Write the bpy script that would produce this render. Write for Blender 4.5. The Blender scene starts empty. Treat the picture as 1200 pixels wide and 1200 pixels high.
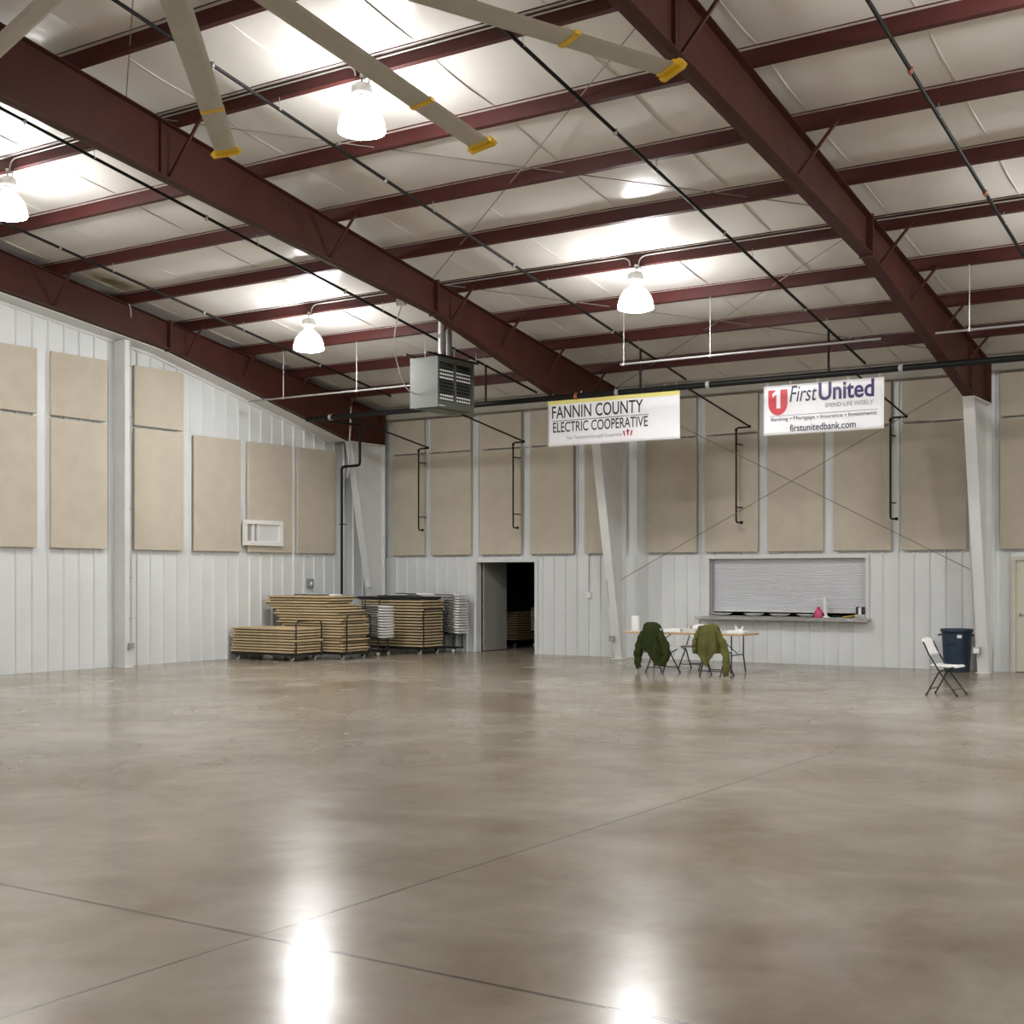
import bpy, bmesh, math, random
from mathutils import Vector, Matrix
random.seed(7)
S = bpy.context.scene
COL = S.collection
PI = math.pi

# ------------------------------------------------------------------ materials
def nt(name):
    m = bpy.data.materials.new(name); m.use_nodes = True
    n = m.node_tree; n.nodes.clear()
    out = n.nodes.new('ShaderNodeOutputMaterial'); b = n.nodes.new('ShaderNodeBsdfPrincipled')
    n.links.new(b.outputs[0], out.inputs[0])
    return m, n, b
def mat(name, col, rough=0.5, metal=0.0, var=0.0, scale=6.0, bump=0.0, bscale=40.0, spec=0.5, stretch=None):
    m, n, b = nt(name)
    b.inputs['Roughness'].default_value = rough; b.inputs['Metallic'].default_value = metal
    b.inputs['Specular IOR Level'].default_value = spec
    c = (*col, 1)
    tc = n.nodes.new('ShaderNodeTexCoord')
    if var > 0:
        nz = n.nodes.new('ShaderNodeTexNoise'); nz.inputs['Scale'].default_value = scale; nz.inputs['Detail'].default_value = 4
        if stretch:
            mp = n.nodes.new('ShaderNodeMapping'); mp.inputs['Scale'].default_value = stretch
            n.links.new(tc.outputs['Object'], mp.inputs[0]); n.links.new(mp.outputs[0], nz.inputs['Vector'])
        else: n.links.new(tc.outputs['Object'], nz.inputs['Vector'])
        r = n.nodes.new('ShaderNodeValToRGB')
        r.color_ramp.elements[0].position = .3; r.color_ramp.elements[1].position = .7
        r.color_ramp.elements[0].color = tuple(max(0, x*(1-var)) for x in col)+(1,)
        r.color_ramp.elements[1].color = tuple(min(1, x*(1+var)) for x in col)+(1,)
        n.links.new(nz.outputs['Fac'], r.inputs[0]); n.links.new(r.outputs[0], b.inputs['Base Color'])
    else: b.inputs['Base Color'].default_value = c
    if bump > 0:
        nb = n.nodes.new('ShaderNodeTexNoise'); nb.inputs['Scale'].default_value = bscale
        n.links.new(tc.outputs['Object'], nb.inputs['Vector'])
        bp = n.nodes.new('ShaderNodeBump'); bp.inputs['Strength'].default_value = bump; bp.inputs['Distance'].default_value = .01
        n.links.new(nb.outputs['Fac'], bp.inputs['Height']); n.links.new(bp.outputs[0], b.inputs['Normal'])
    return m
M = {}
M['red'] = mat('red_oxide_steel', (.064, .0195, .0140), .55, var=.12, scale=2.5, spec=.22)
M['redpurlin'] = mat('red_purlin_steel', (.066, .0175, .0150), .5, var=.12, scale=1.5, spec=.22)
M['wall'] = mat('white_wall_sheet', (.69, .712, .712), .42, var=.035, scale=1.3)
M['plain'] = mat('white_plain_wall', (.66, .66, .64), .5, var=.03, scale=1)
M['white'] = mat('white_painted_steel', (.68, .69, .68), .4, var=.04, scale=3)
M['wcol'] = mat('white_column_paint', (.66, .67, .66), .4, var=.05, scale=3)
M['panel'] = mat('beige_fabric', (.53, .475, .385), .85, var=.05, scale=3, bump=.15, bscale=300, spec=.2)
M['black'] = mat('black_pipe', (.006, .006, .0055), .5, var=.2, scale=8, spec=.25)
M['blackm'] = mat('black_frame_steel', (.012, .012, .013), .4)
M['gas'] = mat('dull_galvanised_pipe', (.26, .255, .25), .45, .3)
M['galv'] = mat('galvanised_steel', (.42, .42, .41), .35, .7, var=.15, scale=20)
M['conduit'] = mat('grey_conduit', (.50, .47, .45), .4, .3)
M['heater'] = mat('grey_heater_enamel', (.10, .112, .092), .5, var=.05, scale=4)
M['louvre'] = mat('dark_louvre', (.10, .105, .10), .4, .3)
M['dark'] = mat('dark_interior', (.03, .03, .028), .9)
M['dim'] = mat('gloom_darkened_wall', (.09, .09, .085), .9)  # pale walls darkened, the unlit rooms' gloom is in the colour
M['glasspolish'] = mat('cast_aluminium', (.55, .54, .52), .4, .5)
M['tan'] = mat('tan_table_edge', (.56, .435, .255), .55, var=.16, scale=5)
M['under'] = mat('dark_table_underside', (.05, .035, .02), .6)
M['plas'] = mat('white_plastic', (.80, .80, .78), .4)
M['castor'] = mat('pale_rubber', (.55, .54, .50), .5)
M['tabtop'] = mat('pale_grey_laminate', (.62, .60, .55), .4, var=.05)
M['wood'] = mat('tan_wood_board', (.50, .33, .17), .5, var=.1)
M['green'] = mat('dark_green_cloth', (.030, .042, .011), .9, var=.25, scale=5, bump=.3, bscale=60, spec=.15)
M['olive'] = mat('olive_cloth', (.115, .115, .036), .9, var=.22, scale=5, bump=.3, bscale=60, spec=.15)
M['paper'] = mat('white_paper', (.82, .82, .80), .8)
M['bin'] = mat('slate_blue_plastic', (.018, .036, .062), .5, var=.15, scale=5)
M['steel'] = mat('stainless_steel', (.50, .50, .49), .28, .85, var=.08, scale=12)
M['shutter'] = mat('pale_aluminium_shutter', (.66, .67, .70), .33, .25, var=.04, scale=2, stretch=(.4, 1, 14))
M['pink'] = mat('pink_plastic', (.62, .07, .20), .35)
M['yellow'] = mat('yellow_plastic', (.80, .50, .02), .45)
M['blade'] = mat('satin_aluminium_blade', (.50, .475, .42), .5, .1, var=.05)
M['door'] = mat('cream_door_paint', (.62, .60, .50), .45, var=.03)
M['leaf'] = mat('grey_door_leaf', (.30, .30, .26), .5, var=.04)
M['vinyl'] = mat('white_vinyl', (.82, .82, .84), .3, var=.02)
M['vinyly'] = mat('yellow_vinyl', (.75, .68, .20), .35)
M['ink'] = mat('black_ink', (.012, .012, .015), .5)
M['greyink'] = mat('grey_ink', (.25, .25, .28), .5)
M['purple'] = mat('purple_ink', (.045, .018, .13), .5)
M['navy'] = mat('navy_ink', (.02, .022, .06), .5)
M['redink'] = mat('red_ink', (.60, .03, .05), .45)
M['copper'] = mat('copper_fitting', (.45, .16, .08), .4, .6)
M['strut'] = mat('shade_toned_strut', (.42, .40, .34), .5, var=.05)  # white strut toned down, eave shade put into its colour
M['rodgrey'] = mat('dull_bracing_rod', (.20, .18, .15), .5)
M['grey'] = mat('grey_box', (.32, .32, .31), .5)

def emis(name, col, s):
    m = bpy.data.materials.new(name); m.use_nodes = True
    n = m.node_tree; n.nodes.clear()
    o = n.nodes.new('ShaderNodeOutputMaterial'); e = n.nodes.new('ShaderNodeEmission')
    e.inputs[0].default_value = (*col, 1); e.inputs[1].default_value = s
    n.links.new(e.outputs[0], o.inputs[0]); return m
M['globe'] = emis('lit_prismatic_glass', (1.0, .99, .985), 60.0)
def globe_nodes(m):                        # the glass throws most of its light downward
    n = m.node_tree; e = [x for x in n.nodes if x.type == 'EMISSION'][0]
    g = n.nodes.new('ShaderNodeNewGeometry'); sp = n.nodes.new('ShaderNodeSeparateXYZ'); n.links.new(g.outputs['Normal'], sp.inputs[0])
    mr = n.nodes.new('ShaderNodeMapRange'); n.links.new(sp.outputs[2], mr.inputs[0])
    mr.inputs[1].default_value = .6; mr.inputs[2].default_value = -.9; mr.inputs[3].default_value = 34; mr.inputs[4].default_value = 190
    n.links.new(mr.outputs[0], e.inputs[1])
globe_nodes(M['globe'])

# insulation (vinyl faced blanket between the purlins)
def mk_insul():
    m, n, b = nt('white_vinyl_insulation')
    L = n.links.new
    tc = n.nodes.new('ShaderNodeTexCoord')
    nz = n.nodes.new('ShaderNodeTexNoise'); nz.inputs['Scale'].default_value = .8; nz.inputs['Detail'].default_value = 5
    L(tc.outputs['Object'], nz.inputs['Vector'])
    r = n.nodes.new('ShaderNodeValToRGB'); r.color_ramp.elements[0].position = .25; r.color_ramp.elements[1].position = .75
    r.color_ramp.elements[0].color = (.66, .63, .585, 1); r.color_ramp.elements[1].color = (.74, .715, .675, 1)
    L(nz.outputs['Fac'], r.inputs[0])
    mp0 = n.nodes.new('ShaderNodeMapping'); mp0.vector_type = 'TEXTURE'; mp0.inputs['Location'].default_value = (-20.0, 16.75, 7.2); mp0.inputs['Scale'].default_value = (.42, .75, 5)
    L(tc.outputs['Object'], mp0.inputs[0])
    gr = n.nodes.new('ShaderNodeTexGradient'); gr.gradient_type = 'SPHERICAL'; L(mp0.outputs[0], gr.inputs[0])
    ns = n.nodes.new('ShaderNodeTexNoise'); ns.inputs['Scale'].default_value = 5; L(tc.outputs['Object'], ns.inputs['Vector'])
    ml = n.nodes.new('ShaderNodeMath'); ml.operation = 'MULTIPLY'; L(gr.outputs['Fac'], ml.inputs[0]); L(ns.outputs['Fac'], ml.inputs[1])
    m2 = n.nodes.new('ShaderNodeMath'); m2.operation = 'MULTIPLY'; L(ml.outputs[0], m2.inputs[0]); m2.inputs[1].default_value = 2.4; m2.use_clamp = True
    mxs = n.nodes.new('ShaderNodeMix'); mxs.data_type = 'RGBA'; L(m2.outputs[0], mxs.inputs[0]); L(r.outputs[0], mxs.inputs[6]); mxs.inputs[7].default_value = (.17, .14, .04, 1)
    L(mxs.outputs[2], b.inputs['Base Color'])
    b.inputs['Roughness'].default_value = .3
    mp = n.nodes.new('ShaderNodeMapping'); mp.inputs['Scale'].default_value = (1.2, .5, 1)
    L(tc.outputs['Object'], mp.inputs[0])
    n2 = n.nodes.new('ShaderNodeTexNoise'); n2.inputs['Scale'].default_value = 2.2; n2.inputs['Detail'].default_value = 3
    L(mp.outputs[0], n2.inputs['Vector'])
    bp = n.nodes.new('ShaderNodeBump'); bp.inputs['Strength'].default_value = .35; bp.inputs['Distance'].default_value = .06
    L(n2.outputs['Fac'], bp.inputs['Height']); L(bp.outputs[0], b.inputs['Normal'])
    return m
M['insul'] = mk_insul()

def mk_floor():
    m, n, b = nt('polished_concrete')
    L = n.links.new
    tc = n.nodes.new('ShaderNodeTexCoord')
    def noise(sc, det, rough=.55, dist=0.0):
        z = n.nodes.new('ShaderNodeTexNoise'); z.inputs['Scale'].default_value = sc; z.inputs['Detail'].default_value = det
        z.inputs['Roughness'].default_value = rough; z.inputs['Distortion'].default_value = dist
        L(tc.outputs['Object'], z.inputs['Vector']); return z
    def ramp(src, p0, c0, p1, c1):
        r = n.nodes.new('ShaderNodeValToRGB'); e = r.color_ramp.elements
        e[0].position = p0; e[1].position = p1; e[0].color = c0; e[1].color = c1
        L(src, r.inputs[0]); return r
    def mix(fac, a, c, mode='MIX'):
        x = n.nodes.new('ShaderNodeMix'); x.data_type = 'RGBA'; x.blend_type = mode
        if isinstance(fac, float): x.inputs[0].default_value = fac
        else: L(fac, x.inputs[0])
        L(a, x.inputs[6]); L(c, x.inputs[7]); return x.outputs[2]
    base = ramp(noise(.35, 5, .55, .4).outputs['Fac'], .36, (.27, .228, .172, 1), .64, (.42, .385, .325, 1))
    fine = ramp(noise(1.1, 6, .62, .5).outputs['Fac'], .32, (.72, .69, .63, 1), .66, (1, 1, 1, 1))
    c = mix(.8, base.outputs[0], fine.outputs[0], 'MULTIPLY')
    spk = ramp(noise(5, 3, .5).outputs['Fac'], .2, (.93, .92, .90, 1), .8, (1, 1, 1, 1))
    c = mix(1.0, c, spk.outputs[0], 'MULTIPLY')
    # brown worn stains towards the back wall carts
    st = ramp(noise(.45, 5, .55, .4).outputs['Fac'], .5, (1, 1, 1, 1), .72, (.72, .62, .46, 1))
    c = mix(.8, c, st.outputs[0], 'MULTIPLY')
    # sawn control joints
    sep = n.nodes.new('ShaderNodeSeparateXYZ'); L(tc.outputs['Object'], sep.inputs[0])
    def line(o, pos, w):
        a = n.nodes.new('ShaderNodeMath'); a.operation = 'ADD'; L(o, a.inputs[0]); a.inputs[1].default_value = -pos
        ab = n.nodes.new('ShaderNodeMath'); ab.operation = 'ABSOLUTE'; L(a.outputs[0], ab.inputs[0])
        mr = n.nodes.new('ShaderNodeMapRange'); mr.interpolation_type = 'SMOOTHSTEP'
        mr.inputs[1].default_value = w*.4; mr.inputs[2].default_value = w; mr.inputs[3].default_value = 1; mr.inputs[4].default_value = 0
        L(ab.outputs[0], mr.inputs[0]); return mr.outputs[0]
    l1 = line(sep.outputs[0], -4.665, .011); l2 = line(sep.outputs[1], 4.805, .018)
    mx = n.nodes.new('ShaderNodeMath'); mx.operation = 'MAXIMUM'; L(l1, mx.inputs[0]); L(l2, mx.inputs[1])
    sc = n.nodes.new('ShaderNodeMath'); sc.operation = 'MULTIPLY'; L(mx.outputs[0], sc.inputs[0]); sc.inputs[1].default_value = .85
    jc = n.nodes.new('ShaderNodeRGB'); jc.outputs[0].default_value = (.05, .04, .032, 1)
    c = mix(sc.outputs[0], c, jc.outputs[0])
    L(c, b.inputs['Base Color'])
    rr = n.nodes.new('ShaderNodeMapRange'); L(noise(.9, 3, .5, .2).outputs['Fac'], rr.inputs[0])
    rr.inputs[1].default_value = .3; rr.inputs[2].default_value = .7; rr.inputs[3].default_value = .17; rr.inputs[4].default_value = .262
    L(rr.outputs[0], b.inputs['Roughness'])
    b.inputs['Specular IOR Level'].default_value = .5
    bp = n.nodes.new('ShaderNodeBump'); bp.inputs['Strength'].default_value = .12; bp.inputs['Distance'].default_value = .014
    L(noise(3.0, 2, .4).outputs['Fac'], bp.inputs['Height']); L(bp.outputs[0], b.inputs['Normal'])
    return m
M['floor'] = mk_floor()

# ------------------------------------------------------------------ mesh helpers
class MB:
    def __init__(s): s.v = []; s.f = []; s.sm = []
    def add(s, vs, fs, smooth=False):
        o = len(s.v); s.v += [tuple(v) for v in vs]
        for f in fs: s.f.append([i+o for i in f]); s.sm.append(smooth)
        return s
    def box(s, x0, x1, y0, y1, z0, z1):
        vs = [(x, y, z) for x in (x0, x1) for y in (y0, y1) for z in (z0, z1)]
        return s.add(vs, [(0,1,3,2),(4,6,7,5),(0,4,5,1),(2,3,7,6),(0,2,6,4),(1,5,7,3)])
    def obox(s, c, size, rot=None):
        hx, hy, hz = [q/2 for q in size]; R = rot or Matrix()
        vs = [Vector(c)+(R @ Vector((x, y, z))) for x in (-hx, hx) for y in (-hy, hy) for z in (-hz, hz)]
        return s.add(vs, [(0,1,3,2),(4,6,7,5),(0,4,5,1),(2,3,7,6),(0,2,6,4),(1,5,7,3)])
    def bar(s, p0, p1, w, h):
        p0, p1 = Vector(p0), Vector(p1); d = p1-p0
        q = d.to_track_quat('X', 'Z').to_matrix()
        return s.obox((p0+p1)/2, (d.length, w, h), q)
    def tube(s, pts, r, n=10, caps=True):
        pts = [Vector(p) for p in pts]; rs = r if isinstance(r, (list, tuple)) else [r]*len(pts)
        vs = []; fs = []
        t0 = (pts[1]-pts[0]).normalized()
        up = Vector((0, 0, 1)) if abs(t0.z) < .9 else Vector((1, 0, 0))
        u = t0.cross(up).normalized()
        for i, p in enumerate(pts):
            a = (pts[i]-pts[i-1]).normalized() if i else t0
            b = (pts[i+1]-pts[i]).normalized() if i < len(pts)-1 else a
            t = (a+b); t = t.normalized() if t.length > 1e-6 else a
            u = (u-t*u.dot(t)); u = u.normalized() if u.length > 1e-6 else t.orthogonal().normalized()
            w = t.cross(u)
            for k in range(n):
                an = 2*PI*k/n; vs.append(p+(u*math.cos(an)+w*math.sin(an))*rs[i])
        for i in range(len(pts)-1):
            for k in range(n):
                fs.append((i*n+k, i*n+(k+1) % n, (i+1)*n+(k+1) % n, (i+1)*n+k))
        s.add(vs, fs, True)
        if caps:
            s.add(vs[:n], [tuple(reversed(range(n)))]); s.add(vs[-n:], [tuple(range(n))])
        return s
    def lathe(s, prof, c=(0, 0, 0), n=24, smooth=True):
        vs = []; fs = []
        for r, z in prof:
            for k in range(n):
                a = 2*PI*k/n; vs.append((c[0]+r*math.cos(a), c[1]+r*math.sin(a), c[2]+z))
        for i in range(len(prof)-1):
            for k in range(n): fs.append((i*n+k, i*n+(k+1) % n, (i+1)*n+(k+1) % n, (i+1)*n+k))
        s.add(vs, fs, smooth)
        for i, rev in ((0, True), (len(prof)-1, False)):
            if prof[i][0] > 1e-4:
                ring = vs[i*n:(i+1)*n]; s.add(ring, [tuple(reversed(range(n))) if rev else tuple(range(n))])
        return s
    def prism(s, poly, axis, a, b):          # poly of 2D points extruded along axis from a to b
        def P(p, t):
            return {'x': (t, p[0], p[1]), 'y': (p[0], t, p[1]), 'z': (p[0], p[1], t)}[axis]
        n = len(poly)
        vs = [P(p, a) for p in poly]+[P(p, b) for p in poly]
        return s.add(vs, [tuple(range(n)), tuple(reversed(range(n, 2*n)))]+[(i, (i+1) % n, n+(i+1) % n, n+i) for i in range(n)])
    def mesh(s, name, m):
        me = bpy.data.meshes.new(name); me.from_pydata(s.v, [], s.f)
        me.polygons.foreach_set('use_smooth', s.sm); me.materials.append(M[m] if isinstance(m, str) else m)
        bm = bmesh.new(); bm.from_mesh(me); bmesh.ops.recalc_face_normals(bm, faces=bm.faces); bm.to_mesh(me); bm.free()
        me.update(); return me
    def build(s, name, m, parent=None, bevel=0.0, world=False):
        if world and parent is not None:
            off = root_loc(parent); s.v = [(x-off[0], y-off[1], z-off[2]) for x, y, z in s.v]
        o = bpy.data.objects.new(name, s.mesh(name, m)); COL.objects.link(o)
        if parent is not None: o.parent = parent
        if bevel > 0:
            md = o.modifiers.new('Bevel', 'BEVEL'); md.width = bevel; md.segments = 2; md.limit_method = 'ANGLE'
        return o
def root_loc(o):
    l = Vector((0, 0, 0))
    while o is not None: l += o.location; o = o.parent
    return l
def tag(o, label, cat, group=None):
    o['label'] = label; o['category'] = cat
    if group: o['group'] = group
    return o
def thing(name, label, cat, loc=(0, 0, 0), rz=0.0, group=None):
    o = bpy.data.objects.new(name, None); COL.objects.link(o); o.empty_display_size = .2
    o.location = loc; o.rotation_euler = (0, 0, rz); return tag(o, label, cat, group)
def struct(o): o['kind'] = 'structure'; return o
def copy_tree(o, parent=None):
    c = o.copy(); COL.objects.link(c)
    if parent is not None: c.parent = parent
    for ch in o.children: copy_tree(ch, c)
    return c
def relabel(c, label, group=None):
    c['label'] = label
    if group: c['group'] = group
    return c
ORD = ['zeroth','first','second','third','fourth','fifth','sixth','seventh','eighth','ninth','tenth','eleventh','twelfth','thirteenth','fourteenth','fifteenth','sixteenth','seventeenth','eighteenth','nineteenth','twentieth','twenty-first','twenty-second']
def arc(p0, c, p1, n=6):                     # quadratic bend
    p0, c, p1 = Vector(p0), Vector(c), Vector(p1)
    return [p0*(1-t)**2+c*2*t*(1-t)+p1*t*t for t in [i/n for i in range(n+1)]]

# ------------------------------------------------------------------ key dimensions (metres; camera above the origin)
XL, YB, XR, YF = -20.85, 25.72, 17.0, -16.9
RIDGE = 4.4
def zp(Y): return 9.95-(Y if Y >= RIDGE else 2*RIDGE-Y)/6     # underside of the purlins / top of the rafters
INS = .2
FX = [-20.35, -13.7, -6.08]                # frame lines
PUR = [10.84, 12.46, 14.1, 15.73, 17.34, 18.95, 20.58, 22.22, 23.85]
BOT = [(5.2, 8.20), (9.0, 7.58), (18.45, 6.33), (24.05, 4.99)] # underside of the tapered rafter
def zb(Y):
    for (a, za), (b, zb_) in zip(BOT, BOT[1:]):
        if a <= Y <= b: return za+(zb_-za)*(Y-a)/(b-a)
    return BOT[0][1] if Y < BOT[0][0] else BOT[-1][1]

# ------------------------------------------------------------------ setting
struct(MB().box(XL-.1, XR+.1, YF-.1, 32.2, -.15, 0).build('floor', 'floor'))

# ceiling: sagging insulation with seam flaps
def ceiling():
    mb = MB()
    seams = [-20.2+1.79*k for k in range(12)]
    ys = []
    lines = [7.6, 9.22]+PUR+[25.55]
    for a, b in zip(lines, lines[1:]):
        for i in range(10): ys.append((a+(b-a)*i/10, i/10, a))
    ys.append((25.55, 0, 25.5))
    xs = [XL-.05+.149*i for i in range(int((20.9+1.2)/.149)+1)]
    rnd = {}
    def z(x, y, t, a):
        k = (round(a, 2), int((x+21)/1.79)); 
        if k not in rnd: rnd[k] = .022+.03*random.random()
        amp = rnd[k]
        ph = ((x+20.2) % 1.79)/1.79
        s = amp*math.sin(PI*t)*(.55+.45*math.sin(PI*ph))
        return zp(y)+INS-.012-s-.012*math.sin(3.1*x+a)*math.sin(PI*t)
    vs = [(x, y, z(x, y, t, a)) for (y, t, a) in ys for x in xs]
    n = len(xs)
    fs = [(j*n+i, j*n+i+1, (j+1)*n+i+1, (j+1)*n+i) for j in range(len(ys)-1) for i in range(n-1)]
    mb.add(vs, fs, True)
    for sx in seams:                          # folded seam tabs hanging along the slope
        if sx > 1: continue
        vs = []; fs = []
        k0 = 0
        for j, (y, t, a) in enumerate(ys):
            zz = z(sx, y, t, a); w = .006+.016*math.sin(PI*t)
            vs += [(sx-.006, y, zz+.01), (sx+.012*math.sin(y*2.3), y, zz-w), (sx+.006, y, zz+.01)]
        for j in range(len(ys)-1):
            q = j*3
            fs += [(q, q+3, q+4, q+1), (q+1, q+4, q+5, q+2)]
        mb.add(vs, fs, True)
    xe = xs[-1]
    def quad(x0, x1, y0, y1): mb.add([(x0, y0, zp(y0)+INS-.012), (x1, y0, zp(y0)+INS-.012), (x1, y1, zp(y1)+INS-.012), (x0, y1, zp(y1)+INS-.012)], [(0, 1, 2, 3)])
    quad(xe, XR+.1, 7.6, 25.55); quad(XL-.1, XR+.1, RIDGE, 7.6); quad(XL-.1, XR+.1, YF-.1, RIDGE); quad(XL-.1, XR+.1, 25.55, 26.0)
    o = mb.build('ceiling', 'insul'); struct(o)
ceiling()

# ribbed wall sheets
def ribbed(axis, const, face, spans, ribs, w=.05, h=.036, th=.03):
    """axis 'x': wall runs along X at Y=const; face=+1/-1 room side; spans=(a,b,z0,z1)"""
    mb = MB()
    for a, b, z0, z1 in spans:
        zz = (lambda t: z1(t)) if callable(z1) else (lambda t: z1)
        def pt(t, z, d): return (t, const+face*d, z) if axis == 'x' else (const+face*d, t, z)
        def slab(t0, t1, d0, d1, i0=0.0):
            pts = []
            for d, ins in ((d0, 0), (d1, i0)):
                pts += [pt(t0+ins, z0, d), pt(t1-ins, z0, d), pt(t1-ins, zz(t1-ins), d), pt(t0+ins, zz(t0+ins), d)]
            mb.add(pts, [(3,2,1,0),(4,5,6,7),(0,1,5,4),(1,2,6,5),(2,3,7,6),(3,0,4,7)])
        ts = [a+(b-a)*i/8 for i in range(9)] if callable(z1) else [a, b]
        for t0, t1 in zip(ts, ts[1:]): slab(t0, t1, -th, 0)
        for r in ribs:
            if a+w/2 < r < b-w/2: slab(r-w/2, r+w/2, 0, h, .011)
    return mb
# back wall openings: doorway, serving hatch, door at right
D1 = (-17.84, -16.16, 2.14); HT = (-11.83, -8.47, .96, 2.15); D2 = (-5.66, -4.74, 2.10)
LIN = 2.235
ribsB = [-7.24+.302*k for k in range(-46, 60)]
sp = [(XL, D1[0], 0, LIN), (D1[0], D1[1], D1[2], LIN), (D1[1], HT[0], 0, LIN), (HT[0], HT[1], 0, HT[2]), (HT[0], HT[1], HT[3], LIN), (HT[1], D2[0], 0, LIN), (D2[0], D2[1], D2[2], LIN), (D2[1], XR, 0, LIN)]
wb = ribbed('x', YB-.02, -1, sp, ribsB)
wb2 = ribbed('x', YB+.03, -1, [(XL, XR, LIN, 5.98)], ribsB)
wb.add(wb2.v, wb2.f)
struct(wb.build('wall_back', 'wall'))
ribsL = [20.2+.352*k for k in range(-110, 17)]
struct(ribbed('y', XL, 1, [(YF, YB+.1, 0, LIN), (YF, RIDGE, LIN, lambda t: zp(t)+INS), (RIDGE, YB+.1, LIN, lambda t: zp(t)+INS)], ribsL).build('wall_left', 'wall'))
struct(MB().prism([(YF, 0), (25.8, 0), (25.8, zp(25.8)+.2), (RIDGE, zp(RIDGE)+.25), (YF, zp(YF)+.2)], 'x', XR, XR+.1).build('wall_right', 'plain'))
struct(MB().box(XL-.1, XR+.1, YF-.1, YF, 0, zp(YF)+.25).build('wall_front', 'plain'))
# soffit trim along the top of the left wall, under the end rafter
tr = MB()
yy = [9.0+.5*i for i in range(0, 19)]+[18.45]+[19.0+.5*i for i in range(0, 10)]+[24.0]
for a, b in zip(yy, yy[1:]):
    for dx0, dx1, dz0, dz1 in ((XL, FX[0]-.06, -.012, -.030), (XL, XL+.045, -.030, -.085)):
        za, z_b = zb(a), zb(b)
        tr.add([(dx0, a, za+dz0), (dx1, a, za+dz0), (dx1, b, z_b+dz0), (dx0, b, z_b+dz0), (dx0, a, za+dz1), (dx1, a, za+dz1), (dx1, b, z_b+dz1), (dx0, b, z_b+dz1)],
               [(0,1,2,3),(7,6,5,4),(0,4,5,1),(1,5,6,2),(2,6,7,3),(3,7,4,0)])
struct(tr.build('trim_1', 'white'))
# eave strut along the top of the back wall
ev = MB(); ev.box(XL, XR, 25.46, 25.50, 5.60, 5.86); ev.box(XL, XR, 25.40, 25.50, 5.86, 5.875); ev.box(XL, XR, 25.40, 25.68, 5.60, 5.615)
for k in range(22): ev.box(-20+.9*k, -19.97+.9*k, 25.44, 25.465, 5.7, 5.75)
struct(ev.build('trim_2', 'strut'))

# storeroom and kitchen recesses behind the openings
sr = MB()
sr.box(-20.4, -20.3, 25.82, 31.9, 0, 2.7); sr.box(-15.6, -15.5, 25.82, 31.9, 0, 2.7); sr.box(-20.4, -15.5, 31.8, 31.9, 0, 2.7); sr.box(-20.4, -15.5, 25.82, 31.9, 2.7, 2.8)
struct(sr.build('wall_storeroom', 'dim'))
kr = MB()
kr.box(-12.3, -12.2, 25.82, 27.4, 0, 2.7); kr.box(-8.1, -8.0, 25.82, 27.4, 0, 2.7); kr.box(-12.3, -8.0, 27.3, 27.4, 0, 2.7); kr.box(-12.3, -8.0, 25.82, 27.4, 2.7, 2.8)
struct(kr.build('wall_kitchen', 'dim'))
# doorway with its leaf swung into the storeroom
d = thing('door_1', 'open grey doorway in the back wall right of the table stacks, leaf swung inward', 'door', ((D1[0]+D1[1])/2, YB, 0)); struct(d)
f = MB(); f.box(D1[0]-.05, D1[0]+.03, YB-.07, YB+.14, 0, D1[2]-.03); f.box(D1[1]-.03, D1[1]+.05, YB-.07, YB+.14, 0, D1[2]-.03); f.box(D1[0]-.05, D1[1]+.05, YB-.07, YB+.14, D1[2]-.03, D1[2]+.05)
f.build('door_frame', 'white', d, .004, True)
lf = MB(); lf.bar((-17.78, 25.90, 1.06), (-17.73, 26.80, 1.06), .045, 2.08)
lfo = lf.build('door_leaf', 'leaf', d, .004, True)
hg = MB()
for z in (.25, 1.06, 1.85): hg.tube([(-17.765, 25.87, z-.06), (-17.765, 25.87, z+.06)], .014)
hg.build('hinge', 'galv', lfo, 0, True)
hd = MB(); hd.tube([(-17.70, 26.72, 1.0), (-17.65, 26.72, 1.0), (-17.645, 26.62, 1.0)], .012)
hd.build('door_handle', 'galv', lfo, 0, True)
# right door
d = thing('door_2', 'cream door with a lever handle at the right edge of the photo', 'door', ((D2[0]+D2[1])/2, YB, 0)); struct(d)
f = MB(); f.box(D2[0]-.06, D2[0]+.02, YB-.08, YB+.1, 0, D2[2]-.02); f.box(D2[1]-.02, D2[1]+.06, YB-.08, YB+.1, 0, D2[2]-.02); f.box(D2[0]-.06, D2[1]+.06, YB-.08, YB+.1, D2[2]-.02, D2[2]+.05)
f.build('door_frame', 'door', d, .004, True)
lfo = MB().box(D2[0]+.022, D2[1]-.022, YB-.02, YB+.025, .01, D2[2]-.022).build('door_leaf', 'door', d, .003, True)
hd = MB(); hd.lathe([(.0, 0), (.03, 0), (.03, .012), (0, .012)], (0, 0, 0), 16); 
hd.v = [(D2[0]+.1+x, YB-.02-z, 1.07+y) for x, y, z in hd.v]
hd.tube([(D2[0]+.1, YB-.02, 1.07), (D2[0]+.1, YB-.07, 1.07), (D2[0]+.22, YB-.075, 1.07)], .01)
hd.build('door_handle', 'galv', lfo, 0, True)
hg = MB()
for z in (.35, 1.85): hg.box(D2[0]+.015, D2[0]+.03, YB-.03, YB-.015, z, z+.11)
hg.build('strike_plate', 'steel', d, 0, True)
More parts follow.
